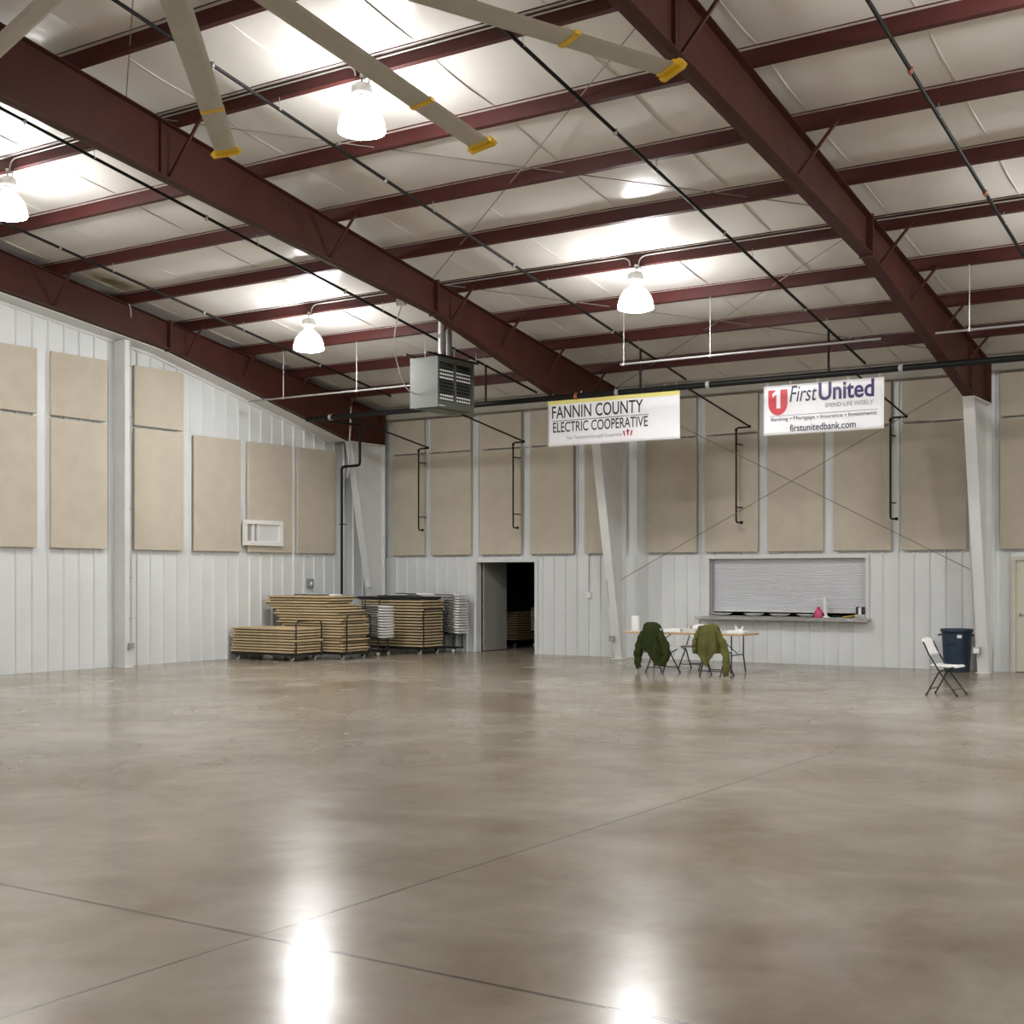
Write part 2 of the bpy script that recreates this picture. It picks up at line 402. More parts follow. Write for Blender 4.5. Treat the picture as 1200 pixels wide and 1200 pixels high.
# serving hatch
d = thing('window_1', 'serving hatch with a pale roll-up shutter nearly closed', 'serving hatch', ((HT[0]+HT[1])/2, YB, HT[2])); struct(d)
f = MB(); f.box(HT[0]-.11, HT[0]+.0, YB-.09, YB+.2, HT[2]-.005, HT[3]); f.box(HT[1], HT[1]+.07, YB-.09, YB+.2, HT[2]-.005, HT[3]); f.box(HT[0]-.11, HT[1]+.07, YB-.09, YB+.2, HT[3], HT[3]+.08)
f.build('hatch_frame', 'white', d, .004, True)
sh = MB(); z = HT[2]+.115; k = 0
while z < HT[3]+.02:
    z1 = z+.048
    sh.add([(HT[0], YB+.105, z), (HT[1], YB+.105, z), (HT[1], YB+.092, z+.012), (HT[0], YB+.092, z+.012), (HT[1], YB+.092, z+.04), (HT[0], YB+.092, z+.04), (HT[1], YB+.105, z1), (HT[0], YB+.105, z1)],
           [(0,1,2,3),(3,2,4,5),(5,4,6,7)])
    z = z1
sh.add([(HT[0], YB+.13, HT[2]+.115), (HT[1], YB+.13, HT[2]+.115), (HT[1], YB+.13, HT[3]+.05), (HT[0], YB+.13, HT[3]+.05)], [(0,1,2,3)])
sh.build('roller_shutter', 'shutter', d, 0, True)
MB().box(HT[0], HT[1], YB+.08, YB+.14, HT[2]+.085, HT[2]+.118).build('bottom_bar', 'white', d, .004, True)
MB().box(HT[0]+.0, HT[0]+.05, YB+.06, YB+.1, HT[2], HT[3]).build('shutter_guide', 'galv', d, 0, True)
gd = MB().box(HT[1]-.05, HT[1], YB+.06, YB+.1, HT[2], HT[3]).build('shutter_guide', 'galv', d, 0, True)
# stainless shelf under the hatch
t = thing('serving_ledge', 'stainless steel ledge along the foot of the serving hatch', 'counter', (-10.2, 25.55, .9))
l = MB(); l.box(-12.06, -8.36, 25.42, 26.15, .925, .955); l.box(-12.06, -8.36, 25.42, 25.435, .885, .925)
l.build('ledge_top', 'steel', t, .004, True)
MB().box(-12.0, -8.42, 25.60, 25.66, .86, .924).build('support_angle', 'white', t, .003, True)

# ------------------------------------------------------------------ steel frames
def ibeam_rafter(mb, X, mir):
    def m(Y): return 2*RIDGE-Y if mir else Y
    top = [(RIDGE, zp(RIDGE)), (25.27, zp(25.27))]
    bot = [(25.27, 4.975), (24.05, 4.975), (18.45, 6.33), (9.0, 7.58), (5.2, 8.20), (RIDGE, 8.22)]
    poly = top+bot
    mb.prism([(m(y), z-.004) for y, z in poly], 'x', X-.006, X+.006)
    def flange(a, b, w=.1, t=.014, up=False):
        (y0, z0), (y1, z1) = a, b; o = -t if up else t
        mb.prism([(m(y0), z0), (m(y1), z1), (m(y1), z1+o), (m(y0), z0+o)], 'x', X-w, X+w)
    flange(top[0], top[1], up=True)
    flange(bot[1], bot[2]); flange(bot[2], bot[3]); flange(bot[3], bot[4]); flange(bot[4], bot[5]); flange(bot[0], bot[1])
    mb.prism([(m(25.255), 4.975), (m(25.275), 4.975), (m(25.275), zp(25.27)), (m(25.255), zp(25.27))], 'x', X-.1, X+.1)
    # bolted splice plates and stiffeners
    for y in (18.45,):
        mb.prism([(m(y-.022), zb(y)-.03), (m(y+.022), zb(y)-.03), (m(y+.022), zp(y)+.04), (m(y-.022), zp(y)+.04)], 'x', X-.10, X+.10)
    for y in (12.26, 24.06):
        mb.prism([(m(y-.006), zb(y)+.01), (m(y+.006), zb(y)+.01), (m(y+.006), zp(y)-.01), (m(y-.006), zp(y)-.01)], 'x', X-.055, X+.055)
def frame(X, label):
    t = thing('steel_frame', label, 'steel frame', (X, 25.2, 0), 0, 'portal frames')
    mb = MB(); ibeam_rafter(mb, X, False); mb.build('rafter', 'red', t, 0, True)
    mb = MB(); ibeam_rafter(mb, X, True); mb.build('rafter', 'red', t, 0, True)
    for mir in (False, True):
        def m(Y): return 2*RIDGE-Y if mir else Y
        c = MB()
        c.prism([(m(25.27), .015), (m(25.08), .015), (m(24.03), 4.95), (m(25.27), 4.95)], 'x', X-.006, X+.006)
        c.prism([(m(25.08), .015), (m(25.066), .015), (m(24.016), 4.95), (m(24.03), 4.95)], 'x', X-.1, X+.1)
        c.box(X-.1, X+.1, min(m(25.258), m(25.275)), max(m(25.258), m(25.275)), .015, 4.95)
        c.box(X-.105, X+.105, min(m(24.0), m(25.28)), max(m(24.0), m(25.28)), 4.95, 4.974)
        c.box(X-.13, X+.13, min(m(25.03), m(25.3)), max(m(25.03), m(25.3)), .0, .018)
        c.build('column', 'wcol', t, 0, True)
    sides = (1,) if X < -20 else (1, -1)
    for y in (12.46, 15.73, 18.95, 20.58, 22.22, 23.85):
        for s_ in sides:
            b = MB(); dep = zp(y)-zb(y)-.06; run = min(.95*dep, .75)
            if y > 20: run = .38+.04
            z0 = zb(y)+.05 if y < 20 else zp(y)-.45
            b.bar((X+s_*.012, y-.035, z0), (X+s_*(run+.02), y-.035, zp(y)+.05), .035, .035)
            b.build('flange_brace', 'red', t, 0, True)
    return t
frame(FX[0], 'dark red tapered steel frame with a white corner column against the left wall')
frame(FX[1], 'dark red tapered steel frame in the middle, white column behind the yellow-striped banner')
frame(FX[2], 'dark red tapered steel frame at the right, its white column beside the blue bin')

# purlins
def purlin_bm(Y, x0=XL, x1=XR):
    mb = MB(); z = zp(Y)+.002; h = INS-.004; t = .006; k = .17
    mb.prism([(Y-t/2, z), (Y+t/2, z), (Y+t/2, z+h), (Y-t/2, z+h)], 'x', x0, x1)
    mb.prism([(Y, z), (Y+.065, z-.065/6), (Y+.065, z-.065/6+t), (Y, z+t)], 'x', x0, x1)
    mb.prism([(Y, z+h), (Y-.075, z+h+.075/6), (Y-.075, z+h+.075/6-t), (Y, z+h-t)], 'x', x0, x1)
    mb.prism([(Y+.065, z-.065/6), (Y+.065+t, z-.065/6), (Y+.065+t, z+.012), (Y+.065, z+.012)], 'x', x0, x1)
    mb.prism([(Y-.075, z+h+.0125), (Y-.075-t, z+h+.0125), (Y-.075-t, z+h-.015), (Y-.075, z+h-.015)], 'x', x0, x1)
    return mb
n = len(PUR)
for i, Y in enumerate(reversed([9.22]+PUR)):
    o = purlin_bm(Y).build('purlin', 'redpurlin')
    tag(o, 'long red roof purlin under the white ceiling, %s up from the back wall' % ORD[i+1], 'purlin', 'roof purlins')
for i, Y in enumerate([7.6, 5.98]):
    tag(purlin_bm(Y).build('purlin', 'redpurlin'), 'long red roof purlin beside the ridge, above the ceiling fan', 'purlin', 'purlins out of view near the ridge')

# end wall column at left
t = thing('wall_column', 'white channel post standing against the left wall between the wall panels', 'column', (-20.68, 17.6, 0))
c = MB(); zt = zb(17.6)-.03
c.prism([(-20.83, 17.49), (-20.50, 17.49), (-20.50, 17.645), (-20.515, 17.645), (-20.515, 17.51), (-20.83, 17.51)], 'z', 0, zt)
c.build('post', 'wcol', t, 0, True)
MB().box(-20.83, -20.48, 17.47, 17.69, 0, .015).build('base_plate', 'wcol', t, 0, True)

# roof bracing rods and wall bracing rods
def rod(a, b, r, label, name='bracing_rod', m='rodgrey', group=None):
    return tag(MB().tube([a, b], r, 8).build(name, m), label, 'bracing rod', group)
def rz_(Y): return zp(Y)+.07
k = 0
for ya, yb, nm in ((12.35, 18.4, 'nearer'), (18.7, 25.0, 'farther'), (5.6, 11.7, 'nearest')):
    for f_, s_ in ((0, 'falling'), (1, 'rising')):
        y0, y1 = (ya, yb) if f_ == 0 else (yb, ya)
        rod((FX[2]-.01, y0, rz_(y0)-.02), (FX[1]+.01, y1, rz_(y1)-.02), .0075, 'thin %s bracing rod crossing the %s ceiling bay between two frames' % (s_, nm))
rod((-13.695, 25.2, 1.71), (-6.086, 25.2, 5.60), .008, label= 'thin wall bracing rod rising to the right across the back wall panels')
rod((-13.695, 25.17, 5.66), (-6.086, 25.17, 1.78), .008, label= 'thin wall bracing rod falling to the right across the back wall panels')

# ------------------------------------------------------------------ sprinkler pipework
def zs(Y): return 9.80-Y/6
names = {-18.75: 'leftmost, beside the left wall', -15.25: 'second from the left, above the grey heater', -11.7: 'third from the left, above the yellow-striped banner', -8.02: 'fourth from the left, left of the right frame', -4.32: 'rightmost, right of the right frame'}
for X, nm in names.items():
    t = thing('sprinkler_pipe', 'black sprinkler pipe down the roof slope, '+nm, 'sprinkler pipe', (X, 24.3, zs(24.3)), 0, 'sprinkler branch pipes')
    y1 = 24.25 if X > -18 else 23.6
    MB().tube([(X, 4.6, zs(4.6)), (X, y1, zs(y1))], .024, 10).build('pipe', 'black', t, 0, True)
    for y in (11.3, 14.6, 17.9, 21.2):
        h = MB(); h.lathe([(.0, -.055), (.018, -.055), (.02, -.045), (.006, -.04), (.006, -.03), (.032, -.028), (.032, .028), (.006, .03), (.0, .03)], (X, y, zs(y)), 10)
        h.build('sprinkler_head', 'copper' if X > -5 else 'galv', t, 0, True)
    for y in (12.46, 15.73, 18.95, 22.22):
        h = MB(); h.tube([(X, y, zs(y)), (X, y, zp(y)+.01)], .005, 6); h.lathe([(.03, -.012), (.03, .012)], (X, y, zs(y)), 10); h.build('hanger', 'galv', t, 0, True)
# main along the back
MY, MZ, MR = 22.3, 5.30, .056
t = thing('main_pipe', 'thick black horizontal pipe running right across below the rafters, carrying both banners', 'pipe', (-10, MY, MZ))
MB().tube([(-20.1, MY, MZ), (3, MY, MZ)], MR, 16).build('pipe', 'black', t, 0, True)
for x in (-19.4, -13.1, -12.2, -10.3, -6.75, -4.0):
    MB().tube([(x-.035, MY, MZ), (x+.035, MY, MZ)], MR+.012, 16).build('coupling', 'grey' if x not in (-13.1,) else 'copper', t, 0, True)
for x in (-15.25, -11.7, -8.02):
    MB().tube([(x, MY, MZ), (x, MY, zs(MY))], .022, 10).build('riser', 'black', t, 0, True)
# arm-overs to the wall with drops
for X, nm in ((-18.96, 'nearest the corner'), (-16.25, 'above the open doorway'), (-10.76, 'left of the white and red banner'), (-7.56, 'right of the white and red banner')):
    t = thing('drop_pipe', 'thin black drop pipe on the back wall panels, '+nm, 'sprinkler pipe', (X, 25.3, 2.9), 0, 'wall drop pipes')
    p = [(X, MY+.03, MZ-.01)]+arc((X, 25.2, 4.86), (X, 25.34, 4.84), (X-.08, 25.34, 4.84), 4)+arc((X-.26, 25.34, 4.84), (X-.32, 25.34, 4.84), (X-.32, 25.34, 4.76), 4)+arc((X-.32, 25.34, 2.95), (X-.32, 25.34, 2.89), (X-.27, 25.34, 2.89), 4)+[(X-.18, 25.34, 2.89)]
    MB().tube(p, .019, 10).build('pipe', 'black', t, 0, True)
    h = MB()
    for q in ((X, 25.28, 4.845), (X-.32, 25.34, 4.8), (X-.2, 25.34, 2.89)): h.lathe([(.0, -.028), (.03, -.028), (.03, .028), (.0, .028)], q, 10)
    h.build('elbow', 'black', t, 0, True)
    h = MB()
    for z in (3.2, 4.5): h.box(X-.345, X-.295, 25.34, 25.637, z, z+.02)
    h.build('pipe_clip', 'black', t, 0, True)
# riser in the corner
t = thing('riser_pipe', 'black riser pipe with a jog in the back left corner', 'pipe', (-20.42, 23.86, 0))
MB().tube([(-20.42, 23.86, 0), (-20.42, 23.86, 4.26)]+arc((-20.42, 23.86, 4.28), (-20.42, 23.86, 4.36), (-20.34, 23.86, 4.36), 4)+arc((-19.95, 23.86, 4.37), (-19.87, 23.86, 4.37), (-19.87, 23.86, 4.45), 4)+arc((-19.87, 23.86, 5.22), (-19.87, 23.86, 5.3), (-19.87, 23.78, 5.3), 4)+[(-19.87, MY+.05, 5.3)], .032, 12).build('pipe', 'black', t, 0, True)
h = MB()
for z in (1.2, 3.0): h.box(-20.46, -20.38, 23.80, 23.98, z, z+.02)
h.build('pipe_clip', 'black', t, 0, True)
t = thing('plastic_pipe', 'pale curved plastic pipe beside the corner of the end frame', 'pipe', (-20.22, 23.9, 4.2))
MB().tube([(-20.22, 23.86, 4.2), (-20.22, 23.9, 4.9), (-20.22, 23.93, 5.3)]+arc((-20.22, 23.95, 5.75), (-20.22, 23.98, 6.0), (-20.22, 24.25, 6.02), 6), .022, 10).build('pipe', 'conduit', t, 0, True)
MB().tube([(-20.22, 23.925, 5.27), (-20.22, 23.93, 5.36)], .032, 12).build('coupling', 'copper', t, 0, True)
MB().box(-20.28, -20.19, 23.84, 23.90, 4.1, 4.2).build('pipe_clip', 'grey', t, 0, True)

# galvanised gas line hung on rods under the purlins
def gasline(x0, x1, rods, label):
    t = thing('gas_pipe', label, 'pipe', ((x0+x1)/2, 20.58, 5.52))
    MB().tube([(x0, 20.58, 5.52), (x1, 20.58, 5.52)], .019, 10).build('pipe', 'gas', t, 0, True)
    for x in rods:
        h = MB(); h.tube([(x, 20.60, 5.52), (x, 20.60, zp(20.6)+.01)], .009, 8); h.lathe([(.03, -.02), (.03, .02)], (x, 20.59, 5.52), 10)
        h.build('hanger_rod', 'galv', t, 0, True)
gasline(-20.2, -15.57, (-19.23, -17.24), 'thin pale pipe hung on rods between the left wall and the grey heater')
gasline(-11.2, -6.55, (-11.14, -9.48), 'thin pale pipe hung on rods above the two banners')
gasline(-5.7, 2.0, (-5.2, -2.6), 'thin pale pipe hung on rods right of the right frame')

# ------------------------------------------------------------------ unit heater
t = thing('unit_heater', 'grey box-shaped gas heater with louvres hanging below the ceiling', 'heater', (-15.2, 20.78, 5.0))
hx0, hx1, hy0, hy1, hz0, hz1 = -15.56, -14.90, 20.18, 21.38, 5.0, 5.96
h = MB(); h.box(hx0, hx1-.08, hy0, hy1, hz0, hz1); h.box(hx1-.08, hx1, hy0, hy0+.05, hz0, hz1); h.box(hx1-.08, hx1, hy1-.07, hy1, hz0, hz1)
h.box(hx1-.08, hx1, hy0+.05, hy1-.07, hz0, hz0+.13); h.box(hx1-.08, hx1, hy0+.05, hy1-.07, hz1-.09, hz1)
h.box(hx0+.1, hx1-.1, hy0+.1, hy1-.1, hz0-.02, hz0)
h.build('casing', 'heater', t, 0, True)
MB().box(hx1-.085, hx1-.07, hy0+.05, hy1-.07, hz0+.13, hz1-.09).build('air_outlet', 'dark', t, 0, True)
MB().box(hx1-.06, hx1+.004, (hy0+hy1)/2-.04, (hy0+hy1)/2-.005, hz0+.13, hz1-.09).build('mullion', 'heater', t, 0, True)
ct = Matrix.Rotation(math.radians(35), 3, 'Y')
for cy0, cy1 in ((hy0+.06, (hy0+hy1)/2-.05), ((hy0+hy1)/2, hy1-.08)):
    for k in range(10):
        z = hz0+.17+k*.068
        l = MB(); l.obox((hx1-.035, (cy0+cy1)/2, z), (.062, cy1-cy0, .006), ct)
        l.build('louvre_blade', 'louvre' if k not in (0, 1, 6, 7, 8) else 'grey', t, 0, True)
hh = MB()
for cy0, cy1 in ((hy0+.06, (hy0+hy1)/2-.05), ((hy0+hy1)/2, hy1-.08)):
    for z in (.155, .22, .55, .62, .69):
        for q in range(6):
            yq = cy0+.03+(cy1-cy0-.05)*q/6; hh.box(hx1-.012, hx1-.006, yq, yq+.045, hz0+z, hz0+z+.035)
hh.build('lit_gap_cells', 'paper', t, 0, True)  # white cells painted in for the lit gaps between the fins
MB().lathe([(.075, hz1), (.075, 6.72)], (-15.1, 20.58, 0), 20).build('flue', 'galv', t, 0, True)
MB().lathe([(.06, hz1), (.06, 6.66)], (-15.1, 20.82, 0), 20).build('flue', 'galv', t, 0, True)
h = MB()
for x in (-15.5, -14.97): h.box(x-.02, x+.02, 19.95, 21.62, hz1+.02, hz1+.06)
h.build('hanging_rail', 'blackm', t, 0, True)
for x, y in ((-15.5, 20.58), (-14.97, 20.58), (-15.5, 21.55), (-14.97, 21.55)):
    zt = zp(y)+.0 if y < 21 else zp(y)+.15
    MB().tube([(x, y, hz1+.02), (x, y, zt)], .008, 8).build('hanger_rod', 'galv', t, 0, True)
MB().tube(arc((-14.80, 18.95, 6.70), (-15.0, 18.9, 6.2), (-15.45, 19.6, 5.9), 6)+arc((-15.5, 19.8, 5.6), (-15.52, 19.95, 5.35), (-15.5, 20.17, 5.3), 5), .011, 8).build('flexible_cable', 'conduit', t, 0, True)
MB().box(-14.92, -14.84, 20.2, 20.35, hz0+.02, hz0+.028).build('rating_plate', 'paper', t, 0, True)
tag(MB().box(-14.86, -14.68, 18.86, 18.93, 6.68, 6.80).build('junction_box', 'galv', None, .004), 'small metal junction box on a purlin above the grey heater', 'junction box')

# ------------------------------------------------------------------ lamps
def lamp_proto():
    t = thing('high_bay_lamp', '', 'lamp')
    # origin: hook point under the purlin
    h = MB(); h.tube([(0, 0, .03), (0, 0, -.10)], .012, 8); h.tube(arc((.0, 0, -.02), (.10, 0, -.0), (.12, 0, -.08), 5)+[(.09, 0, -.13)], .012, 8); h.lathe([(0, -.035), (.04, -.035), (.04, .02), (0, .02)], (.02, 0, 0), 12)
    h.build('hook', 'conduit', t)
    h = MB(); h.lathe([(0, -.09), (.09, -.10), (.125, -.13), (.135, -.22), (.125, -.235), (0, -.235)], (0, 0, 0), 24); h.build('ballast_housing', 'glasspolish', t)
    h = MB(); h.lathe([(0, -.234), (.08, -.234), (.08, -.285), (0, -.285)], (0, 0, 0), 20); h.build('socket_ring', 'grey', t)
    h = MB(); h.lathe([(.06, -.285), (.075, -.31), (.12, -.345), (.185, -.40), (.235, -.47), (.272, -.56), (.288, -.66), (.284, -.685), (.20, -.715), (.09, -.728), (0, -.73)], (0, 0, 0), 32)
    h.build('glass_globe', 'globe', t)
    return t
LP = lamp_proto(); first = True
rowY = {18.95: 'farther row', 12.46: 'nearer row'}
LX = {18.95: [(-17.02, 'low over the left wall panels'), (-10.02, 'above the yellow-striped banner')], 12.46: [(-17.18, 'at the left edge of the photo'), (-10.33, 'hanging big and bright behind the fan blades')]}
lamps = []
for Y in (18.95, 12.46):
    for X, nm in LX[Y]: lamps.append((X, Y, 'bell-shaped glowing glass lamp '+nm, None))
for Y in (18.95, 12.46, 2*RIDGE-12.46, 2*RIDGE-18.95):
    for X in (-17.1, -10.1, -2.45, 5.2, 12.8):
        if X < -5 and Y > 10: continue
        lamps.append((X, Y, 'bell-shaped glowing glass lamp hanging outside the photo', 'lamps outside the photo'))
for X, Y, lb, g in lamps:
    c = LP if first else copy_tree(LP)
    first = False
    c.location = (X, Y-.02, zp(Y)-.012); relabel(c, lb, g)
# conduits feeding the lamps along the purlins
def conduit(x0, x1, Y, label, b0=True, b1=True):
    z = zp(Y)+INS-.055; y = Y-.022; zl = zp(Y)+.01
    p = arc((x0, y, zl), (x0, y, z), (x0+.16, y, z), 6) if b0 else [(x0, y, z)]
    p += arc((x1-.16, y, z), (x1, y, z), (x1, y, zl), 6) if b1 else [(x1, y, z)]
    tag(MB().tube(p, .011, 8).build('electrical_conduit', 'conduit'), label, 'conduit')
conduit(-16.95, -10.12, 18.95, 'thin pale conduit along a purlin between the two farther lamps')
conduit(-9.96, -2.5, 18.95, 'thin pale conduit along a purlin right of the lamp above the banners')
conduit(-17.12, -10.43, 12.46, 'thin pale conduit along a purlin between the two nearer lamps')
conduit(-10.25, -2.5, 12.46, 'thin pale conduit along a purlin right of the nearest lamp')

# ------------------------------------------------------------------ big ceiling fan
t = thing('ceiling_fan', 'huge ceiling fan with long pale blades and yellow tips at the top', 'fan', (-4.98, 4.37, 5.0))
h = MB(); h.lathe([(0, -.12), (.26, -.10), (.34, 0), (.34, .10), (.22, .2), (.12, .34), (0, .36)], (0, 0, 0), 28); h.build('hub', 'blade', t)
MB().tube([(0, 0, .3), (0, 0, zp(RIDGE)+.15-5.0)], .05, 12).build('down_rod', 'blade', t)
bl = MB()
R0, R1 = .3, 3.62
prof = [(-.078, .0), (-.06, .014), (-.01, .022), (.04, .015), (.078, 0), (.04, -.006), (-.05, -.006)]
bl.prism([(y*1.06, z) for y, z in prof], 'x', R0, R1)
bl = bl.build('blade', 'blade', t)
tp = MB(); tp.prism([(-.115, -.012), (-.08, .045), (.06, .05), (.12, .0), (.10, -.03), (-.09, -.03)], 'x', R1-.012, R1+.02); tp.prism([(-.085, -.012), (-.085, .02), (0, .03), (.085, .018), (.085, -.012)], 'x', R1-.07, R1)
tp.build('blade_tip', 'yellow', bl)
bd = MB(); bd.prism([(-.084, -.012), (-.084, .012), (-.01, .028), (.084, .012), (.084, -.012)], 'x', 2.70, 2.745)
bd.build('blade_band', 'yellow', bl)
TW = Matrix.Rotation(math.radians(-12), 4, 'X')
angs = [99.3+30*k for k in range(12)]
for k, a in enumerate(angs):
    b = bl if k == 0 else copy_tree(bl, t)
    pitch = {0: 1.1, 1: .2, 11: -1.5}.get(k, 0)
    a += {0: -1.5, 2: 3.2, 11: 2.7}.get(k, 0)
    b.rotation_euler = (Matrix.Rotation(math.radians(a), 4, 'Z') @ Matrix.Rotation(math.radians(pitch), 4, 'Y') @ TW).to_euler()

# ------------------------------------------------------------------ acoustic panels
def apanel(ax, c, a, b, z0, z1, label, group):
    mb = MB(); w = .078 if ax == 'x' else .06
    if ax == 'x': mb.box(a, b, c-w, c, z0, z1)
    else: mb.box(c, c+w, a, b, z0, z1)
    return tag(mb.build('acoustic_panel', 'panel', None, .012), label, 'wall panel', group)
BP = [(-20.3, -19.33), (-19.15, -17.97), (-17.70, -16.55), (-16.30, -15.15), (-14.86, -13.84), (-13.33, -12.12), (-11.92, -10.73), (-10.52, -9.33), (-9.12, -7.96), (-7.75, -6.53), (-5.92, -4.72)]
for i, (a, b) in enumerate(BP):
    apanel('x', YB-.007, a, b, 2.29, 4.735, 'tall beige wall panel, %s from the left in the back wall lower row' % ORD[i+1], 'back wall panels')
    apanel('x', YB-.007, a, b, 4.765, 5.58, 'short beige wall panel, %s from the left in the back wall upper row' % ORD[i+1], 'back wall panels')
LPN = [(14.42, 15.66), (15.97, 17.27), (17.95, 19.25), (19.54, 20.90), (21.12, 22.53), (22.70, 24.06)]
nl = len(LPN)
for i, (a, b) in enumerate(LPN):
    apanel('y', XL+.035, a, b, 2.315, 4.75, 'tall beige wall panel, %s from the left in the left wall lower row' % ORD[i+1], 'left wall panels')
    if i < 3: apanel('y', XL+.035, a, b, 4.80, 6.0, 'short beige wall panel, %s from the left in the left wall upper row' % ORD[i+1], 'left wall panels')
# framed sleeve on the left wall
t = thing('wall_vent', 'white framed vent fixed over a beige panel on the left wall', 'vent', (-20.75, 21.54, 2.46))
v = MB(); x0, x1 = XL+.097, XL+.175
v.box(x0, x1, 20.93, 22.15, 2.93, 3.02); v.box(x0, x1, 20.93, 22.15, 2.46, 2.56); v.box(x0, x1, 20.93, 21.02, 2.56, 2.93); v.box(x0, x1, 22.04, 22.15, 2.56, 2.93)
v.build('frame', 'plas', t, .006, True)
v = MB(); v.box(x0, x1-.01, 21.19, 21.24, 2.56, 2.93); v.box(x0, x1-.015, 21.36, 21.41, 2.56, 2.93); v.build('mullion', 'plas', t, .003, True)
MB().box(x0-.0, x0+.03, 21.41, 22.04, 2.56, 2.93).build('cover_plate', 'white', t, .003, True)
MB().box(x0-.0, x0+.01, 21.02, 21.36, 2.56, 2.93).build('backing', 'grey', t, 0, True)

# ------------------------------------------------------------------ small wall fittings
t = thing('conduit_run', 'grey conduit with a bottom outlet box on the left wall post', 'conduit', (-20.48, 17.66, 0.42))
MB().tube([(-20.486, 17.63, .5), (-20.486, 17.63, 6.3)]+arc((-20.486, 17.63, 6.4), (-20.47, 17.62, 6.75), (-20.25, 17.42, 6.95), 5)+[(-20.25, 17.35, 7.12)], .012, 8).build('pipe', 'conduit', t, 0, True)
MB().box(-20.50, -20.43, 17.55, 17.67, .36, .48).build('outlet_box', 'grey', t, .004, True)
h = MB()
for z in (1.75, 3.1, 4.9, 5.9, .95): h.box(-20.50, -20.468, 17.60, 17.655, z, z+.02)
h.build('strap', 'galv', t, 0, True)
t = thing('switch_drop', 'slim grey conduit with a white switch box right of the doorway', 'switch', (-14.76, 25.66, 1.35))
MB().tube([(-14.76, 25.665, 1.42), (-14.76, 25.665, 2.28)], .011, 8).build('pipe', 'conduit', t, 0, True)
MB().box(-14.82, -14.70, 25.63, 25.70, 1.30, 1.43).build('switch_box', 'plas', t, .006, True)
def col_conduit(X, label, z1, off):
    t = thing('conduit_run', label, 'conduit', (X, 25.05, .4))
    MB().tube([(X+off, 25.08-.02, .0), (X+off, 25.02, .4), (X+off, 25.08-(z1)*.2125-.02, z1)], .012, 8).build('pipe', 'conduit', t, 0, True)
    MB().box(X-.06, X+.06, 24.90, 25.0, .39, .51).build('outlet_box', 'galv', t, .005, True)
col_conduit(FX[1]-.075, 'grey conduit with an outlet box low on the middle frame column', 1.7, 0)
t = thing('outlet_box', 'small metal outlet box low on the right frame column beside the blue bin', 'outlet', (FX[2]-.1, 24.95, .39))
MB().box(FX[2]-.15, FX[2]-.02, 24.90, 24.985, .36, .49).build('box', 'galv', t, .005, True)
MB().box(FX[2]-.135, FX[2]-.035, 24.893, 24.902, .38, .47).build('cover_plate', 'plas', t, .002, True)
MB().tube([(FX[2]-.11, 24.965, .48), (FX[2]-.11, 24.80, 1.2), (FX[2]-.11, 24.57, 2.3)], .011, 8).build('pipe', 'conduit', t, 0, True)
t = thing('outlet_box', 'grey socket box on the left wall above the tall table stack', 'outlet', (XL+.03, 23.2, 1.55))
MB().box(XL+.02, XL+.075, 23.1, 23.28, 1.52, 1.73).build('box', 'galv', t, .004, True)
MB().lathe([(0, 0), (.045, 0), (.045, .012), (0, .012)], (0, 0, 0), 16).build('socket', 'plas', t).location = (.05, -.01, .055)
t.children[-1].rotation_euler = (0, PI/2, 0)
tag(MB().box(-20.30, -20.235, 24.6, 24.72, 1.52, 1.66).build('thermostat', 'plas', None, .006), 'small white control box on the corner column', 'control box')

# ------------------------------------------------------------------ banners
def text_part(body, x, z, w, h, m, parent, name='lettering', bold=0.0, shear=0.0, y=-.011, space=1.0):
    cu = bpy.data.curves.new(name, 'FONT'); cu.body = body; cu.size = 1; cu.shear = shear; cu.offset = bold; cu.space_character = space
    cu.extrude = 0.0; cu.fill_mode = 'FRONT'; cu.resolution_u = 4
    tmp = bpy.data.objects.new(name, cu); COL.objects.link(tmp)
    dg = bpy.context.evaluated_depsgraph_get()
    me = bpy.data.meshes.new_from_object(tmp.evaluated_get(dg))
    bpy.data.objects.remove(tmp); bpy.data.curves.remove(cu)
    xs = [v.co.x for v in me.vertices]; ys = [v.co.y for v in me.vertices]
    x0, x1, y0, y1 = min(xs), max(xs), min(ys), max(ys)
    for v in me.vertices:
        px = x+(v.co.x-x0)/(x1-x0)*w; pz = z+(v.co.y-y0)/(y1-y0)*h
        v.co = (px, y+wave(px, pz), pz)
    me.materials.clear(); me.materials.append(M[m])
    o = bpy.data.objects.new(name, me); COL.objects.link(o); o.parent = parent
    return o
def wave(x, z): return .012*math.sin(x*2.6)*(1-.5*z)+.006*math.sin(x*5.3+z*3)
def sheet(W, H, z0=0.0, y=0, n=40, m=14, skew=0):
    mb = MB(); vs = []; fs = []
    for j in range(m+1):
        for i in range(n+1):
            x = W*i/n; z = z0+H*j/m; vs.append((x, y+wave(x, z), z))
    fs = [(j*(n+1)+i, j*(n+1)+i+1, (j+1)*(n+1)+i+1, (j+1)*(n+1)+i) for j in range(m) for i in range(n)]
    return mb.add(vs, fs, True)
def flat(poly, m, parent, name, y=-.011):
    mb = MB(); mb.add([(px, y+wave(px, pz), pz) for px, pz in poly], [tuple(range(len(poly)))]); return mb.build(name, m, parent)
def ties(t, xs, H):
    for x in xs:
        h = MB(); h.tube([(x, .0, H-.03), (x, -.02, H+.03), (x, .03, H+.03+.13), (x, .07, H+.06), (x, .03, H-.01)], .005, 6)
        h.build('tie', 'plas', t)
BY = MY-.0
def solid(o, th=.004):
    md = o.modifiers.new('Solidify', 'SOLIDIFY'); md.thickness = th; md.offset = 1; return o
W, H = 2.88, .895
